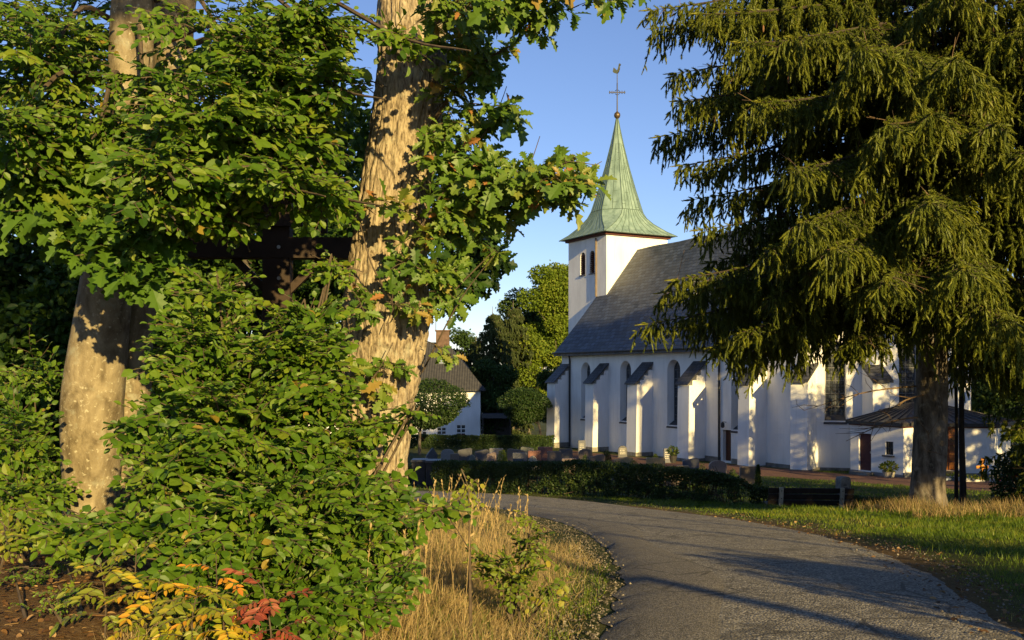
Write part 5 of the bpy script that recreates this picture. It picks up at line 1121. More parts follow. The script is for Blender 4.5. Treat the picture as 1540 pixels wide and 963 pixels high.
def spruce_geo(seed, H, zlow, Rmax, limbs_extra=(), lean=0.0, dens=1.0, ztop_detail=14.0, needle_scale=1.0, spread_gap=1.0, trunk_r=.36, avoid=None):
    rng = np.random.default_rng(seed); needles = G(); wood = G(); LB = []
    z = zlow
    while z < H - .6:
        det = z < ztop_detail; k = int(rng.integers(5, 8)) if det else 5; a0 = rng.uniform(0, 6.28)
        for q in range(k):
            az = a0 + q*6.283/k + rng.normal(0, .25); f = 1 - max(0, (z - 11.0))/(H - 11.0) if z > 11 else 1.0
            L = Rmax*f*rng.uniform(.52, 1.04)
            if avoid and avoid(az, z, L): continue
            LB.append((z + rng.uniform(-.22, .22), az, L, rng.uniform(.11, .22), det))
        z += rng.uniform(.50, .72)*spread_gap if det else .85
    for e in limbs_extra: LB.append((*e, True))
    PP, DD, SS, TT = [], [], [], []; SA, SB = [], []
    def curve(z0, az, L, droop, n=14):
        t = np.linspace(0, 1, n); r = L*t*(1-.04*t); wob = rng.normal(0, .03, n).cumsum()*L*.06
        zz = z0 + L*(.06*t - (droop*2.0+.12)*t**1.6*(1-.42*t) ); d = np.array((math.cos(az), math.sin(az))); p = np.array((-d[1], d[0]))
        return np.stack((d[0]*r + p[0]*wob*t, d[1]*r + p[1]*wob*t, zz), 1)
    for (z0, az, L, droop, det) in LB:
        C_ = curve(z0, az, L, droop); wood.tube(C_, np.linspace(.018 + .009*L, .006, len(C_)), 6)
        step = (.17 if det else .36)/dens; m = max(4, int(L*.88/step))
        mass = np.clip(vnoise(np.arange(m)*.45, z0*3.1, az*2)*1.7 - .32, 0.02, 1.1)           # patches along the limb hang fuller than others
        for k in range(m):
            t = .12 + .88*k/(m-1); i = min(12, int(t*13)); p = C_[i]*(1-(t*13-i)) + C_[i+1]*(t*13-i); d = nrm(C_[i+1]-C_[i]); side = nrm(np.cross(d, (0, 0, 1.)))
            for s in (-1, 1):
                ls = (.35 + 1.0*math.sin(math.pi*min(1, .2 + t*.85)))*rng.uniform(.5, 1.05)*(.6+.4*L/6.0)*(.75 + .5*mass[k])
                a = R(rng.uniform(40, 72)); dv = nrm(d*math.cos(a) + side*s*math.sin(a) + (0, 0, rng.uniform(-.30, .05)))
                nseg = 3; q = [p]; 
                for j in range(nseg): dv = nrm(dv + (0, 0, -.24)); q.append(q[-1] + dv*ls/nseg)
                q = np.array(q); SA.append(q[:-1]); SB.append(q[1:])
                ns = max(3, int(ls/(.088 if det else .24)*dens)); u = np.linspace(.1, 1, ns)*nseg*.9999; ii = u.astype(int); pos = q[ii]*(1-(u-ii))[:, None] + q[ii+1]*(u-ii)[:, None]
                if det:
                    for j in range(ns):
                        if rng.random() > .68 + .55*mass[k]: continue
                        Ls = (.10 + rng.random()**1.5*.62)*(.5 + .7*mass[k]); tn = .28 + .34*mass[k] + rng.normal(0, .12); c_ = pos[j].copy(); hd_ = nrm(np.array((rng.normal(0, .16), rng.normal(0, .16), -1.)) + dv*.22)
                        nn = max(1, int(Ls/.19))
                        for e_ in range(nn):
                            PP.append(c_[None]); DD.append(hd_[None]); SS.append(np.array([Ls/nn*1.12])); TT.append(np.array([tn + .1*e_/nn]))
                            c_ = c_ + hd_*Ls/nn; hd_ = nrm(hd_ + rng.normal(0, .10, 3))
                            if e_ < nn-1 or nn == 1:
                                o_ = rng.normal(0, 1, 3); o_[2] = 0; PP.append(c_[None]); DD.append((hd_*.9 + nrm(o_)*.6)[None]); SS.append(np.array([rng.uniform(.08, .17)])); TT.append(np.array([tn + .08]))
                else:
                    hang = rng.uniform(.12, .44, ns)*(.55 + .9*mass[k])*1.9
                    dirs = np.stack((rng.normal(0, .20, ns), rng.normal(0, .20, ns), -np.ones(ns)), 1) + dv*.28
                    PP.append(pos); DD.append(dirs); SS.append(hang); TT.append(np.full(ns, .30 + .35*mass[k]) + rng.normal(0, .14, ns))
                # side shoots keep the branchlet itself green, and a fresh tip
                n2 = max(3, int(ls/.11)); u = np.linspace(.05, .95, n2)*nseg*.9999; ii = u.astype(int); pos = q[ii]*(1-(u-ii))[:, None] + q[ii+1]*(u-ii)[:, None]
                PP.append(pos); DD.append(dv + rng.normal(0, .45, (n2, 3)) + (0, 0, .12)); SS.append(rng.uniform(.10, .2, n2)*(1 if det else 1.8)); TT.append(np.full(n2, .5) + rng.normal(0, .15, n2))
                PP.append(q[-1:]); DD.append(dv[None]); SS.append(np.array([.22])); TT.append(np.array([.85]))
            PP.append(p[None]); DD.append((d + (0, 0, .35) + rng.normal(0, .3, 3))[None]); SS.append(np.array([.16])); TT.append(np.array([.7]))
        PP.append(C_[-1:]); DD.append((C_[-1]-C_[-2] + (0, 0, .02))[None]); SS.append(np.array([.3])); TT.append(np.array([.9]))
    P = np.concatenate(PP); D = np.concatenate(DD); S = np.concatenate(SS); T = np.clip(np.concatenate(TT), 0, 1); kk = rng.integers(0, len(SHOOTS), len(P))
    for v in range(len(SHOOTS)):
        m_ = kk == v; w_ = needle_scale*rng.uniform(.85, 1.25, m_.sum()); needles.inst(SHOOTS[v], P[m_], D[m_], rng.normal(size=(m_.sum(), 3)), np.stack((w_, S[m_], w_), 1), 0, T[m_])
    sticks(wood, np.concatenate(SA), np.concatenate(SB), .006)
    # bare brown twigs hanging in the crown
    nb = int(len(LB)*5); j = rng.integers(0, len(SA), nb); A = np.array([SA[x][0] for x in j]); d = nrm(rng.normal(size=(nb, 3)) + (0, 0, -.5)); B = A + d*rng.uniform(.25, .8, (nb, 1)); sticks(wood, A, B, .006, 1); sticks(wood, A*.5+B*.5, A*.5+B*.5 + nrm(d + rng.normal(0, .6, (nb, 3)))*.3, .004, 1)
    trunkg = G(); zz = np.linspace(-.3, H, 14); pts = [(.0 + .08*math.sin(z_*.4), 0, z_, trunk_r*(1 - z_/H)**.75*(1 + .32*math.exp(-max(z_, 0)*2.2)) + .02) for z_ in zz]
    trunk(trunkg, [(0, 0, -.35, trunk_r*1.5)] + [(0, 0, 0.1, trunk_r*1.22), (0, 0, .6, trunk_r*1.04)] + [p for p in pts if p[2] > 1.2], 72, 260, .012, .08, seed, 20)
    return needles, wood, trunkg, len(P)
SX, SY = (1396-770)/F*22.0, 22.0; SZ = gz(SX, SY)
def extra(px, py, Yt, droop=.14):
    t = pw(px, py, Yt) - np.array((SX, SY, SZ)); L = math.hypot(t[0], t[1]); z0 = t[2] + L*((droop*2+.12)*.58 - .06); return (z0, math.atan2(t[1], t[0]), L, droop)
EX = [extra(*q) for q in ((962, 14, 21), (975, 40, 22), (1010, 150, 20.5), (978, 205, 22.5), (1000, 110, 21.5), (1030, 300, 22), (1042, 345, 21), (1000, 420, 20), (955, 487, 20.5), (985, 440, 22.5), (1055, 395, 23.5), (1062, 522, 20, .2), (1100, 500, 19, .2), (1010, 250, 22), (1180, 250, 16.5, .18), (1200, 330, 16.2, .18), (1250, 370, 16, .18), (1400, 300, 15.6, .18),
     (1330, 180, 15.8, .18), (1460, 400, 15.8, .18), (1290, 60, 15.6, .18), (1130, 150, 18, .16), (1100, 60, 18.5, .16), (1150, 370, 17, .2), (1330, 420, 16, .2), (1500, 180, 16, .18), (1520, 480, 16.6, .2), (1230, 400, 17.5, .22), (1080, 430, 20, .2), (1440, 80, 15.8, .18))]
EX.append(extra(1150, 445, 18.6, .24)); EX.append(extra(1280, 510, 18.8, .24))
def avoid(az, z, L):           # the low boughs on the church side were lopped; gaps toward the sky at the left
    x = math.cos(az); return (z < 6.3 and x < .35) or (z < 5.0 and rng_a.random() < .3) or (x < -.55 and rng_a.random() < .5)
rng_a = np.random.default_rng(8)
nd, wd, tg_, cnt = spruce_geo(71, 25.0, 4.3, 6.6, EX, dens=1.0, ztop_detail=12.6, avoid=avoid)
print('shoots', cnt, flush=True)
spr = empty('spruce_tree', (SX, SY, SZ), 0, 'huge spruce with hanging boughs whose bare trunk stands by the bench', 'tree')
tg_.build('trunk', SPBARK, spr, True); BOUGH = simple('bough_bark', (.042, .031, .024), .4, 20, .9); wd.build('boughs', [BOUGH, BROWNTWIG], spr); nd.build('needles', NEEDLE, spr)
g = G(); rng = np.random.default_rng(6)                    # dead lower branches in front of the annexe
for z, az, L in ((2.2, 3.5, 2.3), (2.7, 3.9, 2.6), (1.9, 4.3, 1.4), (2.9, 3.1, 2.8)):
    d = np.array((math.cos(az), math.sin(az), -.12)); pts = spline([(0, 0, z), tuple(d*L*.5 + (0, 0, z)), tuple(d*L + (0, 0, z-.25))], 10); g.tube(pts, np.linspace(.025, .006, 10), 6)
    for k in range(9): p = pts[rng.integers(3, 10)]; e = p + nrm(d + rng.normal(0, .6, 3))*rng.uniform(.3, .8); g.tube([p, p*.5+e*.5+rng.normal(0, .04, 3), e], [.009, .007, .003], 4)
g.build('dead_branches', BROWNTWIG, spr)
# hanging cones
g = G(); V = nd.V[0]; rs = np.random.default_rng(9); cone = G(); cone.lathe([(.004, 0), (.016, -.02), (.02, -.06), (.017, -.10), (.006, -.13)], (0, 0, 0), 7); CV_, CL, CT = cone.V[0], cone.L[0], cone.T[0]
base = np.concatenate([v.reshape(-1, 84 if False else len(SHOOTS[0][0]), 3)[:, 11] for v in nd.V]); sel = base[(base[:, 2] > 5) & (base[:, 1] < -1)]; sel = sel[rs.choice(len(sel), 90, replace=False)]
for p in sel: g.arr(CV_*1.15 + p, CL, CT)
o = g.build('cones', simple('brown_cone', (.15, .075, .03), .3, 30), spr); o['kind'] = 'stuff'

# spruces further right: a second one by the picture edge and a row that shades the churchyard
nd2, wd2, tg2, c2 = spruce_geo(72, 21.5, 2.0, 5.4, (), dens=.36, ztop_detail=30, needle_scale=1.7, spread_gap=1.25, trunk_r=.3)
print('shoots2', c2)
def place2(x, y, rz, sc, label, first=None):
    if first is None:
        e = empty('spruce_tree', (x, y, gz(x, y)), rz, label, 'tree'); tg2.build('trunk', SPBARK, e, True); wd2.build('boughs', [TWIGM, BROWNTWIG], e); nd2.build('needles', NEEDLE, e)
    else:
        e = copy_tree(first); e.location = (x, y, gz(x, y)); e.rotation_euler = (0, 0, rz); e['label'] = label
    e.scale = (sc, sc, sc); return e
def qs(q, s): return (.924*q - .383*s, .383*q + .924*s)
S1 = place2(*qs(25.5, 15), .3, .95, 'spruce beyond the right picture edge next to the huge one')
for q, s, rz, sc, lab in ((29, 21, 1.0, .72, 'smaller'), (41.5, 14, 2.1, .92, 'tall'), (46.5, 19, 3.3, .95, 'broad'), (51.5, 12, 4.0, .95, 'ragged'), (58, 18, 5.1, 1.0, 'outermost')):
    place2(*qs(q, s), rz, sc, lab + ' spruce in the row outside the picture on the right', S1)

# ------------------------------------------------------------------ broadleaved trees
def broad_tree(name, label, x, y, h, crown, nleaf, leaf, mat, seed, trunk_r=.2, base=None, group=None, clump=14, cl_r=.45, cz0=None, tpl=DIAM, trunkmat=None, flat=1.0, density_in=.35, lean=(0, 0)):
    """crown: (rx, ry, rz, zc) about the trunk; leaves gather in clumps of the crown's volume"""
    rng = np.random.default_rng(seed); z0 = gz(x, y); e = empty(name, (x, y, z0), 0, label, 'tree', group); rx, ry, rz, zc = crown
    cc = nrm(rng.normal(size=(clump, 3)))*(rng.random((clump, 1))**.45)*.82*np.array((rx, ry, rz)) + np.array((lean[0], lean[1], zc))
    cr = cl_r*rng.uniform(.65, 1.25, clump)*np.mean((rx, ry, rz)); k = rng.integers(0, clump, nleaf)
    d = nrm(rng.normal(size=(nleaf, 3))); rr = rng.random(nleaf)**density_in
    P = cc[k] + d*(cr[k]*rr)[:, None]*np.array((1, 1, .75*flat)) + rng.normal(0, .06, (nleaf, 3))*rx*.25; P[:, 2] = np.maximum(P[:, 2], .15)
    gap = fbm(P[:, 0]*1.5/rx*2, P[:, 1]*1.5/rx*2, P[:, 2]*1.5/rz*2) < .66; P, d, k2 = P[gap], d[gap], k[gap]; N = len(P)
    tone = np.clip(.45 + rng.normal(0, .14, N) + (rng.random(clump)[k2]-.5)*.4, 0, 1)
    g = G(); g.inst(tpl, P, d + rng.normal(0, .8, (N, 3)) + (0, 0, -.3), d*.6 + rng.normal(0, .55, (N, 3)) + (0, 0, .6), leaf*rng.uniform(.7, 1.35, N), 0, tone); g.build('crown', mat, e)
    g = G(); top = np.array((lean[0]*.6, lean[1]*.6, zc + rz*.3)); g.tube(spline([(0, 0, -.4), (0, 0, .5), (lean[0]*.2, lean[1]*.2, zc*.5), tuple(top)], 16), np.linspace(trunk_r*1.2, trunk_r*.3, 16), 10); tk = g.build('trunk', trunkmat or SPBARK, e, True)
    g = G()
    for c_ in cc: s0 = np.array((lean[0]*.3, lean[1]*.3, zc - rz*.55 + rng.uniform(0, rz*.6))); g.tube(spline([s0, s0*.5+c_*.5 + rng.normal(0, .1*rx, 3)*.5, c_], 8), np.linspace(trunk_r*.42, .02, 8), 5)
    g.build('limbs', trunkmat or SPBARK, e); return e
def X_(px, Y): return (px-770)/F*Y
def Ht(py, px, Y): return EYE-(py-565)/F*Y - gz(X_(px, Y), Y)
MAPLE = leafmat('globe_maple_leaf', [(0, (.014, .034, .008)), (.6, (.028, .056, .012)), (1, (.055, .08, .016))], .2, .5, .3)
def globe(px, py, rxp, ryp, Y, trunkpx, label, seed):
    h = Ht(py, px, Y); lx = (px-trunkpx)/F*Y; rx, rz = rxp/F*Y, ryp/F*Y
    rng = np.random.default_rng(seed); x = X_(trunkpx, Y); e = empty('globe_tree', (x, Y, gz(x, Y)), 0, label, 'tree', 'clipped round trees at the graveyard'); n = 15000
    d = nrm(rng.normal(size=(n, 3))); lump = 1 + .34*(fbm(d[:, 0]*2.6+seed, d[:, 1]*2.6, d[:, 2]*2.6)-.45); lowcut = np.where(d[:, 2] < 0, .8, 1.0)
    P = d*np.array((rx, rx, rz))*(lump*lowcut*rng.random(n)**.16)[:, None] + np.array((lx, 0, h)); g = G(); g.inst(DIAM, P, d + rng.normal(0, .7, (n, 3)) + (0, 0, -.4), d + rng.normal(0, .5, (n, 3)) + (0, 0, .5), .15*rng.uniform(.7, 1.3, n), 0, np.clip(rng.normal(.45, .2, n), 0, 1)); g.build('crown', MAPLE, e)
    g = G(); g.tube(spline([(0, 0, -.3), (0.02, 0, h*.4), (lx*.4, 0, h)], 10), np.linspace(.13, .07, 10), 10); g.build('trunk', SPBARK, e, True)
    g = G()
    for k in range(9): a = k*.7; c_ = np.array((lx + math.cos(a)*rx*.6, math.sin(a)*rx*.6, h + rng.uniform(-.3, .5)*rz)); g.tube(spline([(lx*.2, 0, h - rz*.8), ((lx*.3+c_[0]*.5), c_[1]*.4, h-rz*.4), tuple(c_)], 8), np.linspace(.05, .015, 8), 5)
    g.build('limbs', SPBARK, e)
globe(643, 611, 62, 42, 70, 631, 'clipped round-crowned tree in front of the white house', 81)
globe(788, 613, 40, 30, 78, 812, 'clipped round-crowned tree beside the west corner of the church', 82)
broad_tree('bright_tree', 'tall sunlit green tree rising left of the church tower', X_(836, 138), 138, 0, (6.2, 5.0, 9.0, Ht(478, 836, 138)), 46000, .36, BGLEAF, 91, .35, clump=38, cl_r=.32)
broad_tree('bright_tree', 'yellow-green tree with sunlit low boughs in front of the tall sunlit one', X_(796, 126), 126, 0, (5.2, 3.8, 5.6, Ht(555, 796, 126)), 28000, .32, BGLEAF, 92, .25, clump=28, cl_r=.33)
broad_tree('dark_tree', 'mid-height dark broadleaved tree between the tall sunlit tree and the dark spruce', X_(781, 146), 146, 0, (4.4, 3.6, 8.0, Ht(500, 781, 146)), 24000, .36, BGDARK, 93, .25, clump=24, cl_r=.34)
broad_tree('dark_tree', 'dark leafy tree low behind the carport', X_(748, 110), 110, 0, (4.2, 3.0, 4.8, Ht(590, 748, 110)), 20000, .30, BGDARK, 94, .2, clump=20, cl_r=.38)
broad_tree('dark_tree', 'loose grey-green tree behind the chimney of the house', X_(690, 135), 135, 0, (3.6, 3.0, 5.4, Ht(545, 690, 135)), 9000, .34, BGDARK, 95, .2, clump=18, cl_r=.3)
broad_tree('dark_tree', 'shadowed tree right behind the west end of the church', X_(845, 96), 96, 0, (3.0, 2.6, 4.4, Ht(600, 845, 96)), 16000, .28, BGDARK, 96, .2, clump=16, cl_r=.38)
nd3, wd3, tg3, c3 = spruce_geo(73, 15.5, .8, 3.4, (), dens=.42, ztop_detail=0, needle_scale=3.2, spread_gap=1.0, trunk_r=.2)
x, y = X_(741, 118), 118; e = empty('spruce_tree', (x, y, gz(x, y)), 0, 'dark pointed spruce standing between the house and the sunlit trees', 'tree'); tg3.build('trunk', SPBARK, e, True); wd3.build('boughs', [TWIGM, BROWNTWIG], e); NEEDLE_D = leafmat('dark_needle', [(0, (.025, .042, .014)), (1, (.07, .09, .028))], .1, .6, .2); nd3.build('needles', NEEDLE_D, e)
sc = Ht(461, 741, 118)/15.5; e.scale = (sc, sc, sc)
e2 = copy_tree(e); x, y = X_(716, 128), 128; e2.location = (x, y, gz(x, y)); sc = Ht(505, 716, 128)/15.5; e2.scale = (sc*1.2, sc*1.2, sc); e2['label'] = 'smaller dark spruce just right of the house roof'
e3 = copy_tree(e); x, y = X_(772, 124), 124; e3.location = (x, y, gz(x, y)); sc = Ht(452, 772, 124)/15.5; e3.scale = (sc, sc, sc); e3['label'] = 'dark spruce tip showing left of the tall sunlit tree'
# right background under the big spruce
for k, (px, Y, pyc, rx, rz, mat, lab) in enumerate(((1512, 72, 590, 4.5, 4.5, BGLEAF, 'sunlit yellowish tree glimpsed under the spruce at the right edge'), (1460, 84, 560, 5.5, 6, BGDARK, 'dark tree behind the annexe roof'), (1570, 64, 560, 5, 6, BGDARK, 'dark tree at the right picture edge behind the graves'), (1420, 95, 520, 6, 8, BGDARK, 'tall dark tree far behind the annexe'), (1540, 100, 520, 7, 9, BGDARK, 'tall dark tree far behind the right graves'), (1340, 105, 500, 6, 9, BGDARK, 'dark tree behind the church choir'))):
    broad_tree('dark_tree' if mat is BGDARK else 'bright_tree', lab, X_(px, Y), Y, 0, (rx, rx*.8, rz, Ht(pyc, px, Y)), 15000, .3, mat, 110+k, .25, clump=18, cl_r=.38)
def shrub(px, Y, r, h, mat, label, seed, n=5000, leaf=.09):
    rng = np.random.default_rng(seed); x = X_(px, Y); z0 = gz(x, Y); e = empty('garden_shrub', (x, Y, z0), 0, label, 'shrub'); d = nrm(rng.normal(size=(n, 3))); d[:, 2] = np.abs(d[:, 2])*1.0
    P = d*np.array((r, r, h))*((1+.5*(fbm(d[:, 0]*2.5+seed, d[:, 1]*2.5, d[:, 2]*2.5)-.45))*rng.random(n)**.25)[:, None] + (0, 0, .05); g = G(); g.inst(DIAM, P, d+rng.normal(0, .7, (n, 3)), d+rng.normal(0, .6, (n, 3)), leaf*rng.uniform(.7, 1.3, n), 0, rng.random(n)*.8); g.build('foliage', mat, e)
    g = G()
    for k in range(10): g.tube([(0, 0, -.05), tuple(P[k]*.5 + rng.normal(0, .05, 3)), tuple(P[k]*.9)], [.03, .02, .006], 5)
    g.build('stems', TWIGM, e)
shrub(1542, 30, 1.0, 2.0, HEDGEM, 'dark shadowed shrub at the right edge beyond the tall grass', 131)
shrub(1500, 60, 1.6, 1.5, HEDGEM, 'wide dark shrub behind the gravestones at the right', 132, leaf=.14)
# two thin dark stems behind the spruce trunk
for k, (xb, xt, Y, r, lab) in enumerate(((1437, 1432, 25, .055, 'thin dark bare stem just right of the spruce trunk'), (1447, 1452, 24.6, .09, 'thicker dark forked stem right of the thin one'))):
    a = pw(xb, 770, Y); a[2] = gz(a[0], Y); e = empty('thin_tree', tuple(a), 0, lab, 'tree'); top = pw(xt, 430, Y) - a; g = G(); g.tube(spline([(0, 0, -.2), (.02, 0, .8), tuple(top*.5 + (.06*(-1)**k, 0, 0)), tuple(top)], 20), np.linspace(r*1.15, r*.5, 20), 10); g.build('trunk', simple('dark_bark_%s' % 'ab'[k], (.016, .013, .011), .4, 12, .9, bump=.6), e, True)
    rng = np.random.default_rng(140+k); n = 500; P = top + rng.normal(0, .7, (n, 3)); g = G(); g.inst(BEECH, P, rng.normal(size=(n, 3)), rng.normal(size=(n, 3)) + (0, 0, 1), .1*rng.uniform(.7, 1.3, n), 0, rng.random(n)); sticks(g, np.tile(top*.9, (40, 1)), P[:40], .008, 1); g.build('crown', [SHADELEAF, TWIGM], e)
# the wood behind the left foreground, its deep shade put into the leaf colour
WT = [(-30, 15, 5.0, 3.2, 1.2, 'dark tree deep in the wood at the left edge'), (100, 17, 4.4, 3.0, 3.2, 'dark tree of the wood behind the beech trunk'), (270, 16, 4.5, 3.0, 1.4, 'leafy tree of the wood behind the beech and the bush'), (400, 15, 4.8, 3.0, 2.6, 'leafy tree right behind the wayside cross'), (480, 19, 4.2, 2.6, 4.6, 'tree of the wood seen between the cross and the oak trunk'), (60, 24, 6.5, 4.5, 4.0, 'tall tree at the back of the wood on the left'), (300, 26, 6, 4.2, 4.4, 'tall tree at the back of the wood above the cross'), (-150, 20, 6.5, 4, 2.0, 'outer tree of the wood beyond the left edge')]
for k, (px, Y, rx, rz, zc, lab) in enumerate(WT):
    broad_tree('woodland_tree', lab, X_(px, Y), Y, 0, (rx*.62, 2.4, rz, zc + 1.4), 13000, .125 if Y < 20 else .16, SHADELEAF, 150+k, .16, clump=26, cl_r=.34, tpl=BEECH if Y < 17 else DIAM, group='trees of the wood on the left')
# oak twigs hanging behind the oak trunk, leaf colour darkened in place of shade
leaf_bush('background_oak', 'oak boughs with leaf colour darkened for shade, hanging in the sky right behind the oak trunk', 'tree', [(695, 395, 12, 34, 24, .5, 15), (708, 350, 12, 24, 20, .4, 9), (680, 440, 12, 32, 12, .4, 7), (675, 60, 12, 14, 46, .4, 6), (668, 170, 12, 14, 46, .4, 5), (665, 265, 12, 20, 36, .5, 6), (700, 4, 11, 36, 10, .4, 5)], SHADELEAF, 170, OAK, SPR_OAK, (.4, .6), base=(-1.53, 12.3), tone=.25, tree=True)

# ------------------------------------------------------------------ trees behind the viewer that throw the long shadows on the road
def slim(q, s, r, h, cr, seed, lab, nleaf=2600, crown_z=None):
    x, y = qs(q, s); broad_tree('unseen_tree', lab, x, y, 0, (cr, cr, cr*.9, crown_z or h), nleaf, .22, LEAFM, seed, r, clump=12, cl_r=.4, group='slim roadside trees behind the viewer')
slim(4.45, -13, .17, 11.5, 1.6, 181, 'slim roadside tree standing nearest to the road')
slim(6.85, -14, .085, 12, 1.3, 182, 'thin roadside tree second from the road')
slim(8.5, -12, .075, 11.5, 1.3, 183, 'thin roadside tree third from the road')
slim(10.0, -15, .085, 12.5, 1.4, 184, 'thin roadside tree farthest from the road')
for k, (q, s_, r_, t_) in enumerate(((7.1, -3.4, 1.6, 2.5), (9.8, -3.0, 1.6, 2.7), (6.5, -.6, 1.15, 1.95))):
    x, y = qs(q, s_); e = broad_tree('roadside_bush', ('leafy bush right of the viewer', 'broader bush right of the viewer, farther from the road', 'low bush on the verge nearest the viewer')[k], x, y, 0, (r_, r_, t_*.5, t_*.5), 18000, .10, LEAFM, 190+k, .06, clump=30, cl_r=.40, group='bushes beside the viewer'); e['category'] = 'bush'
x, y = qs(-5.3, -10); broad_tree('unseen_tree', 'unseen dense tree added behind the viewer to darken the left edge', x, y, 0, (2.6, 2.6, 3.4, 6.2), 16000, .16, LEAFM, 192, .2, clump=22, cl_r=.42)  # unseen tree, added so that its shadow darkens the left edge
x, y = qs(-1.3, -10.5); broad_tree('unseen_tree', 'unseen high-crowned tree added behind the viewer to dim the upper-left canopy', x, y, 0, (2.4, 2.4, 1.8, 10.4), 9000, .16, LEAFM, 194, .10, clump=20, cl_r=.36)  # unseen crown, added to dim the canopy at the upper left
for k, (q, lab_) in enumerate(((19.8, 'unseen loose low-crowned tree added right of the verge for shade'), (14.3, 'unseen flat-crowned small tree added for shade, nearer to the viewer right of the verge'), (17.0, 'middle one of three unseen small trees added for shade right of the verge'))): x, y = qs(q, 3.0); broad_tree('unseen_tree', lab_, x, y, 0, (2.3, 2.3, 1.0, 3.9), 8000, .14, LEAFM, 193+7*k, .10, clump=18, cl_r=.30)  # three unseen trees, flat crowns shaped to shade the hedge and bench

x, y = qs(34.6, 12); broad_tree('unseen_tree', 'unseen tall high-crowned tree added between the spruces to shade the nave roof', x, y, 0, (4.6, 4.6, 5.4, 19.2), 17000, .30, LEAFM, 195, .3, clump=30, cl_r=.34)  # unseen tree, crown height set to shade the lower nave roof
x, y = qs(36.5, 20); broad_tree('unseen_tree', 'unseen light young tree added between the spruces for dappled shade', x, y, 0, (3.2, 3.2, 4.2, 7.0), 5200, .24, LEAFM, 196, .16, clump=18, cl_r=.34)  # unseen sparse tree, added to dapple the sun on the church

# ------------------------------------------------------------------ grass
GRASSM = leafmat('meadow_grass', [(0, (.055, .10, .008)), (.45, (.11, .165, .013)), (.8, (.19, .21, .025)), (1, (.34, .27, .09))], .3, .5, .3)
STRAWM = leafmat('dry_grass', [(0, (.17, .115, .05)), (.5, (.33, .24, .115)), (.9, (.50, .39, .20)), (1, (.10, .14, .02))], .25, .6, .25)
def blades(g, xy, h, rng, w_=.007, lean=.35, tone=None, wind=(0, 0)):
    n = len(xy); z = ground_z(xy[:, 0], xy[:, 1]); P = np.stack((xy[:, 0], xy[:, 1], z-.01), 1); a = rng.random(n)*6.28; ln = np.abs(rng.normal(0, lean, n))
    D = np.stack((np.cos(a)*ln + wind[0], np.sin(a)*ln + wind[1], np.ones(n)), 1); b = a + rng.normal(0, .4, n); N = np.stack((np.cos(b), np.sin(b), np.full(n, .15)), 1)
    g.inst(BLADE, P, D, N, np.stack((w_*np.ones(n), h, h), 1), 0, np.clip(rng.normal(.45, .22, n) if tone is None else tone, 0, 1))
rng = np.random.default_rng(200)
def cand(n, x0, x1, y0, y1, pw_=1.0):
    y = y0*(y1/y0)**(rng.random(n)**pw_); return np.stack((rng.uniform(x0, x1, n), y), 1)
p = cand(420000, -4, 16, 5.5, 36); vis = (np.abs(p[:, 0]/p[:, 1]) < .60); p = p[vis]
dr = side_dist(p, RIGHT); hd = side_dist(p, HEDGE); edge = (fbm(p[:, 0]*1.6, p[:, 1]*1.6, 2)-.45)*.9
k = (dr > .14 + edge*.7) & (hd > -.1); p, dr = p[k], dr[k]; dens = np.clip(.35 + (fbm(p[:, 0]*1.1, p[:, 1]*1.1, 9)-.42)*2.6 + .35*np.clip(dr, 0, 1.2), .12, 1); k = rng.random(len(p)) < dens; p, dr = p[k], dr[k]
print('grass', len(p)); g = G(); tall = .028 + .055*np.clip(dr-.2, 0, 1.8)/1.8 + .05*rng.random(len(p))*(fbm(p[:, 0]*1.7, p[:, 1]*1.7, 1) > .5); wv_ = np.maximum(.006, p[:, 1]*.0007)
tone = np.clip(rng.normal(.36, .18, len(p)) + (fbm(p[:, 0]*.8, p[:, 1]*.8, 4)-.45)*1.3, 0, 1); blades(g, p, tall*rng.uniform(.7, 1.5, len(p)), rng, wv_, .5, tone)
tag(g.build('grass', GRASSM), kind='stuff')
# lawn patches in the shaded churchyard
p = cand(60000, -5, 30, 27, 56); p = p[(side_dist(p, HEDGE) < -.9)]; pc = np.concatenate((pa, pb[::-1]))
inp = (side_dist(p, pa) < 0) & (side_dist(p, pb) > 0); p = p[~inp | (p[:, 0] < 3)]; g = G(); blades(g, p, rng.uniform(.06, .16, len(p)), rng, .022, .5, np.clip(rng.normal(.3, .15, len(p)), 0, .9)); tag(g.build('lawn_grass', GRASSM), kind='stuff')
# dry tall grass on the bank left of the road
p = cand(150000, -2.4, 1.4, 4.3, 24); dl = -side_dist(p, LEFT); k = (dl > .12) & (dl < 3.3) & (p[:, 0] > -1.75 - .01*p[:, 1]); p, dl = p[k], dl[k]
cl = fbm(p[:, 0]*1.3, p[:, 1]*1.0, 6); k = rng.random(len(p)) < np.clip((cl-.25)*3.6, .10, 1)*np.clip(dl/.8, .15, 1)*np.where(p[:, 1] > 12, .35, 1); p, dl = p[k], dl[k]; print('straw', len(p))
g = G(); hh = (.06 + .25*sstep(.3, 1.2, dl)*rng.uniform(.3, 1.15, len(p)))*np.where(p[:, 1] > 11, .5, 1); blades(g, p, hh, rng, .0050, .95, np.where(rng.random(len(p)) < .12, 1.0, np.clip(rng.normal(.5, .2, len(p)), 0, .92)), (.12, -.05))
pm = cand(60000, -1.9, 1.2, 4.3, 13); dlm = -side_dist(pm, LEFT); km = (dlm > .3) & (dlm < 2.9) & (rng.random(len(pm)) < np.clip(dlm-.1, .1, 1)); pm = pm[km]; nm_ = len(pm); blades(g, pm, rng.uniform(.07, .21, nm_), rng, .0042, 1.3, np.where(rng.random(nm_) < .10, 1.0, np.clip(rng.normal(.58, .2, nm_), 0, .92)), (.1, -.1))
tag(g.build('dry_grass', STRAWM), kind='stuff')
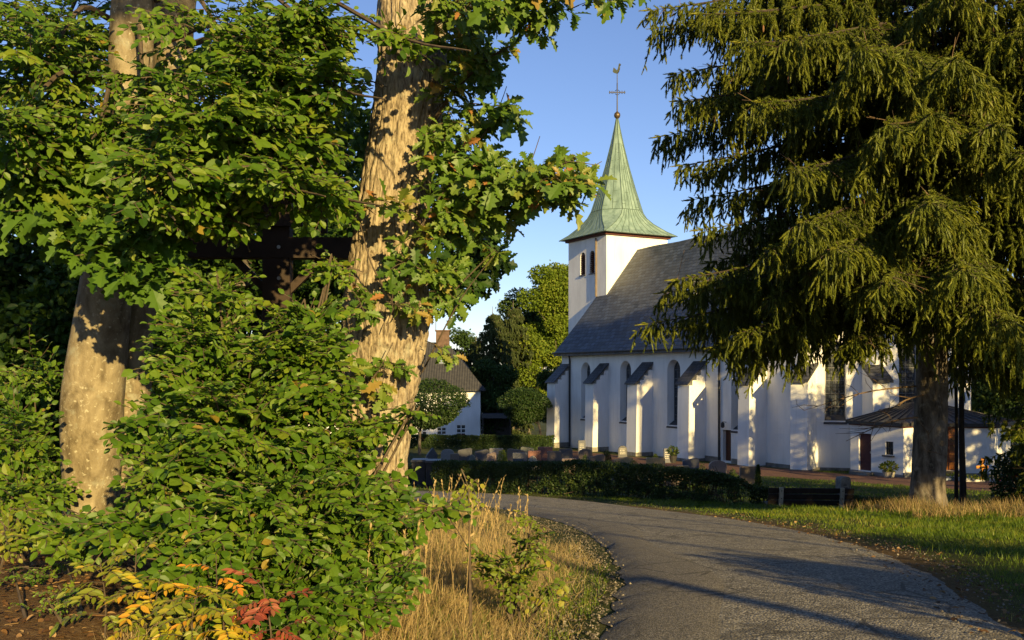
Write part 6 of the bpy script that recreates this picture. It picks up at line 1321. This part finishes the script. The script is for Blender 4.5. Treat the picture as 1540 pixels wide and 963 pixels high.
g = G(); p2_ = cand(9000, -1.6, 1.4, 4.3, 10); dl = -side_dist(p2_, LEFT); p2_ = p2_[(dl > .1) & (dl < 1.3) & (fbm(p2_[:, 0]*2, p2_[:, 1]*2, 3) > .38)]; blades(g, p2_, rng.uniform(.05, .16, len(p2_)), rng, .006, .55, np.clip(rng.normal(.4, .2, len(p2_)), 0, 1)); tag(g.build('verge_grass', GRASSM), kind='stuff')
# flowering stalks of the dry grass
g = G(); n = 80; p = np.stack((rng.uniform(-.95, .2, n), rng.uniform(4.8, 9.5, n)), 1); dl = -side_dist(p, LEFT); p = p[dl > .7]; n = len(p); z = ground_z(p[:, 0], p[:, 1]); h = rng.uniform(.5, .95, n); A = np.stack((p[:, 0], p[:, 1], z), 1); D = np.stack((rng.normal(.12, .18, n), rng.normal(0, .15, n), np.ones(n)), 1); B = A + nrm(D)*h[:, None]; sticks(g, A, B, .0018)
for t in np.linspace(.78, 1, 7): Q = A*(1-t) + B*t; g.inst(LEAFLET, Q, D + rng.normal(0, .4, (n, 3)), rng.normal(size=(n, 3)), np.full(n, .035), 0, np.full(n, .6))
tag(g.build('grass_stalks', STRAWM), kind='stuff')
# dry tall grass round the foot of the spruce
p = np.concatenate((np.stack((rng.uniform(8.0, 13.5, 16000), rng.uniform(19.0, 23.4, 16000)), 1), np.stack((rng.normal(8.6, .35, 3500), rng.normal(21.6, .5, 3500)), 1)))
dd = side_dist(p, RIGHT); cl = fbm(p[:, 0]*1.1, p[:, 1]*1.1, 8); k = (rng.random(len(p)) < np.clip((cl-.34)*4, .03, 1)) & (dd > 1.6); p = p[k]; g = G(); blades(g, p, rng.uniform(.16, .46, len(p))*np.clip((fbm(p[:, 0]*.8, p[:, 1]*.8, 2)+.45), .5, 1.3), rng, .011, .35, np.where(rng.random(len(p)) < .12, 1, np.clip(rng.normal(.4, .2, len(p)), 0, .9))); tag(g.build('spruce_foot_grass', STRAWM), kind='stuff')
# gravel along the inside of the bend, and loose stones on the right shoulder
PEB = ([(0,0,.6),(.9,0,0),(0,.8,.05),(-.85,.1,0),(.1,-.8,0),(0,0,-.5)], [(0,1,2),(0,2,3),(0,3,4),(0,4,1),(5,2,1),(5,3,2),(5,4,3),(5,1,4)])
m = Mat('gravel_stone', .9, .2); m.col(m.ramp(m.attr(), [(0, (.06, .052, .045)), (.7, (.15, .13, .105)), (1, (.30, .26, .20))])); GRAVM = m.m
g = G(); p = cand(46000, -3, 3, 4.5, 27); dl = -side_dist(p, LEFT); k = (dl > -.10) & (dl < .5 + .5*(fbm(p[:, 0], p[:, 1], 4)-.45)) & (rng.random(len(p)) < np.where(dl < 0, .15, 1)); p = p[k]; p_b = cand(26000, 0, 7, 5.5, 34); dr = side_dist(p_b, RIGHT); k = (dr > -.45) & (dr < .32) & (rng.random(len(p_b)) < np.where(dr < 0, .22, .7)); p = np.concatenate((p, p_b[k])); n = len(p); print('gravel', n)
z = ground_z(p[:, 0], p[:, 1]) + .012; z = np.where(-side_dist(p, LEFT) < 0.03, z + .045, z); P = np.stack((p[:, 0], p[:, 1], z), 1); g.inst(PEB, P, np.stack((rng.normal(size=n), rng.normal(size=n), rng.normal(0, .2, n)), 1), rng.normal(0, .2, (n, 3)) + (0, 0, 1), np.abs(rng.normal(.005, .005, n)) + .004, 0, rng.random(n)); tag(g.build('gravel', GRAVM), kind='stuff')
# fallen leaves and bark bits on the left ground and the road edge
LITM = leafmat('fallen_leaf', [(0, (.06, .03, .014)), (.5, (.16, .085, .035)), (1, (.34, .22, .10))], .1, .7, .2)
g = G(); p = np.concatenate((np.stack((rng.uniform(-5.5, -1.2, 5000), rng.uniform(4.2, 10, 5000)), 1), np.stack((rng.normal(0, .35, 500), rng.uniform(0, 1, 500)), 1)[:0])); z = ground_z(p[:, 0], p[:, 1]); n = len(p); g.inst(BEECH, np.stack((p[:, 0], p[:, 1], z+.012), 1), np.stack((rng.normal(size=n), rng.normal(size=n), rng.normal(0, .2, n)), 1), rng.normal(0, .35, (n, 3)) + (0, 0, 1), rng.uniform(.02, .05, n), 0, rng.random(n)**1.5)
n = 800; A = np.stack((rng.uniform(-5.5, -1.3, n), rng.uniform(4.2, 9, n)), 1); z = ground_z(A[:, 0], A[:, 1])+.012; A = np.stack((A[:, 0], A[:, 1], z), 1); a = rng.random(n)*6.28; g.inst(STICK, A, np.stack((np.cos(a), np.sin(a), rng.normal(0, .12, n)), 1), np.tile((0, 0, 1.), (n, 1)), np.stack((np.full(n, .003), rng.uniform(.01, .10, n)*rng.random(n) + .01, np.full(n, .003)), 1), 0, rng.uniform(.3, 1, n))
pb2 = cand(9000, 1, 7, 6, 22); dr = side_dist(pb2, RIGHT); pb2 = pb2[(np.abs(dr) < .45) & (rng.random(len(pb2)) < .25)]; z = ground_z(pb2[:, 0], pb2[:, 1]); n = len(pb2); g.inst(BEECH, np.stack((pb2[:, 0], pb2[:, 1], z+.055), 1), np.stack((rng.normal(size=n), rng.normal(size=n), rng.normal(0, .15, n)), 1), rng.normal(0, .35, (n, 3)) + (0, 0, 1), rng.uniform(.03, .06, n), 0, rng.random(n)); tag(g.build('leaf_litter', LITM), kind='stuff')
leaf_bush('ground_weeds', 'low green weeds spreading on the leaf litter at the bottom left', 'weeds', [(70, 900, 4.9, 60, 10, .3, 9), (20, 860, 5.4, 40, 8, .3, 6), (100, 850, 6.2, 60, 8, .4, 7)], LEAFM, 220, S=(.08, .16), base=(-2.3, 4.9), tone=.5)
# saplings on the bank
leaf_bush('oak_sapling', 'green and yellowing sapling bush in the dry grass beside the road bend', 'bush', [(775, 870, 6.4, 36, 36, .2, 17), (798, 820, 6.5, 24, 30, .15, 9), (735, 850, 6.5, 22, 28, .15, 5), (830, 885, 6.2, 20, 20, .1, 4), (800, 785, 6.5, 10, 12, .06, 2)], LEAFM_YG, 210, S=(.18, .30), base=(.02, 6.5), tone=.25)
leaf_bush('oak_sapling', 'small lone sprig with few yellow-green leaves above the dry grass', 'sapling', [(705, 735, 6.0, 22, 14, .08, 3)], LEAFM_YG, 211, S=(.2, .28), base=(-.32, 6.05), tone=.6)
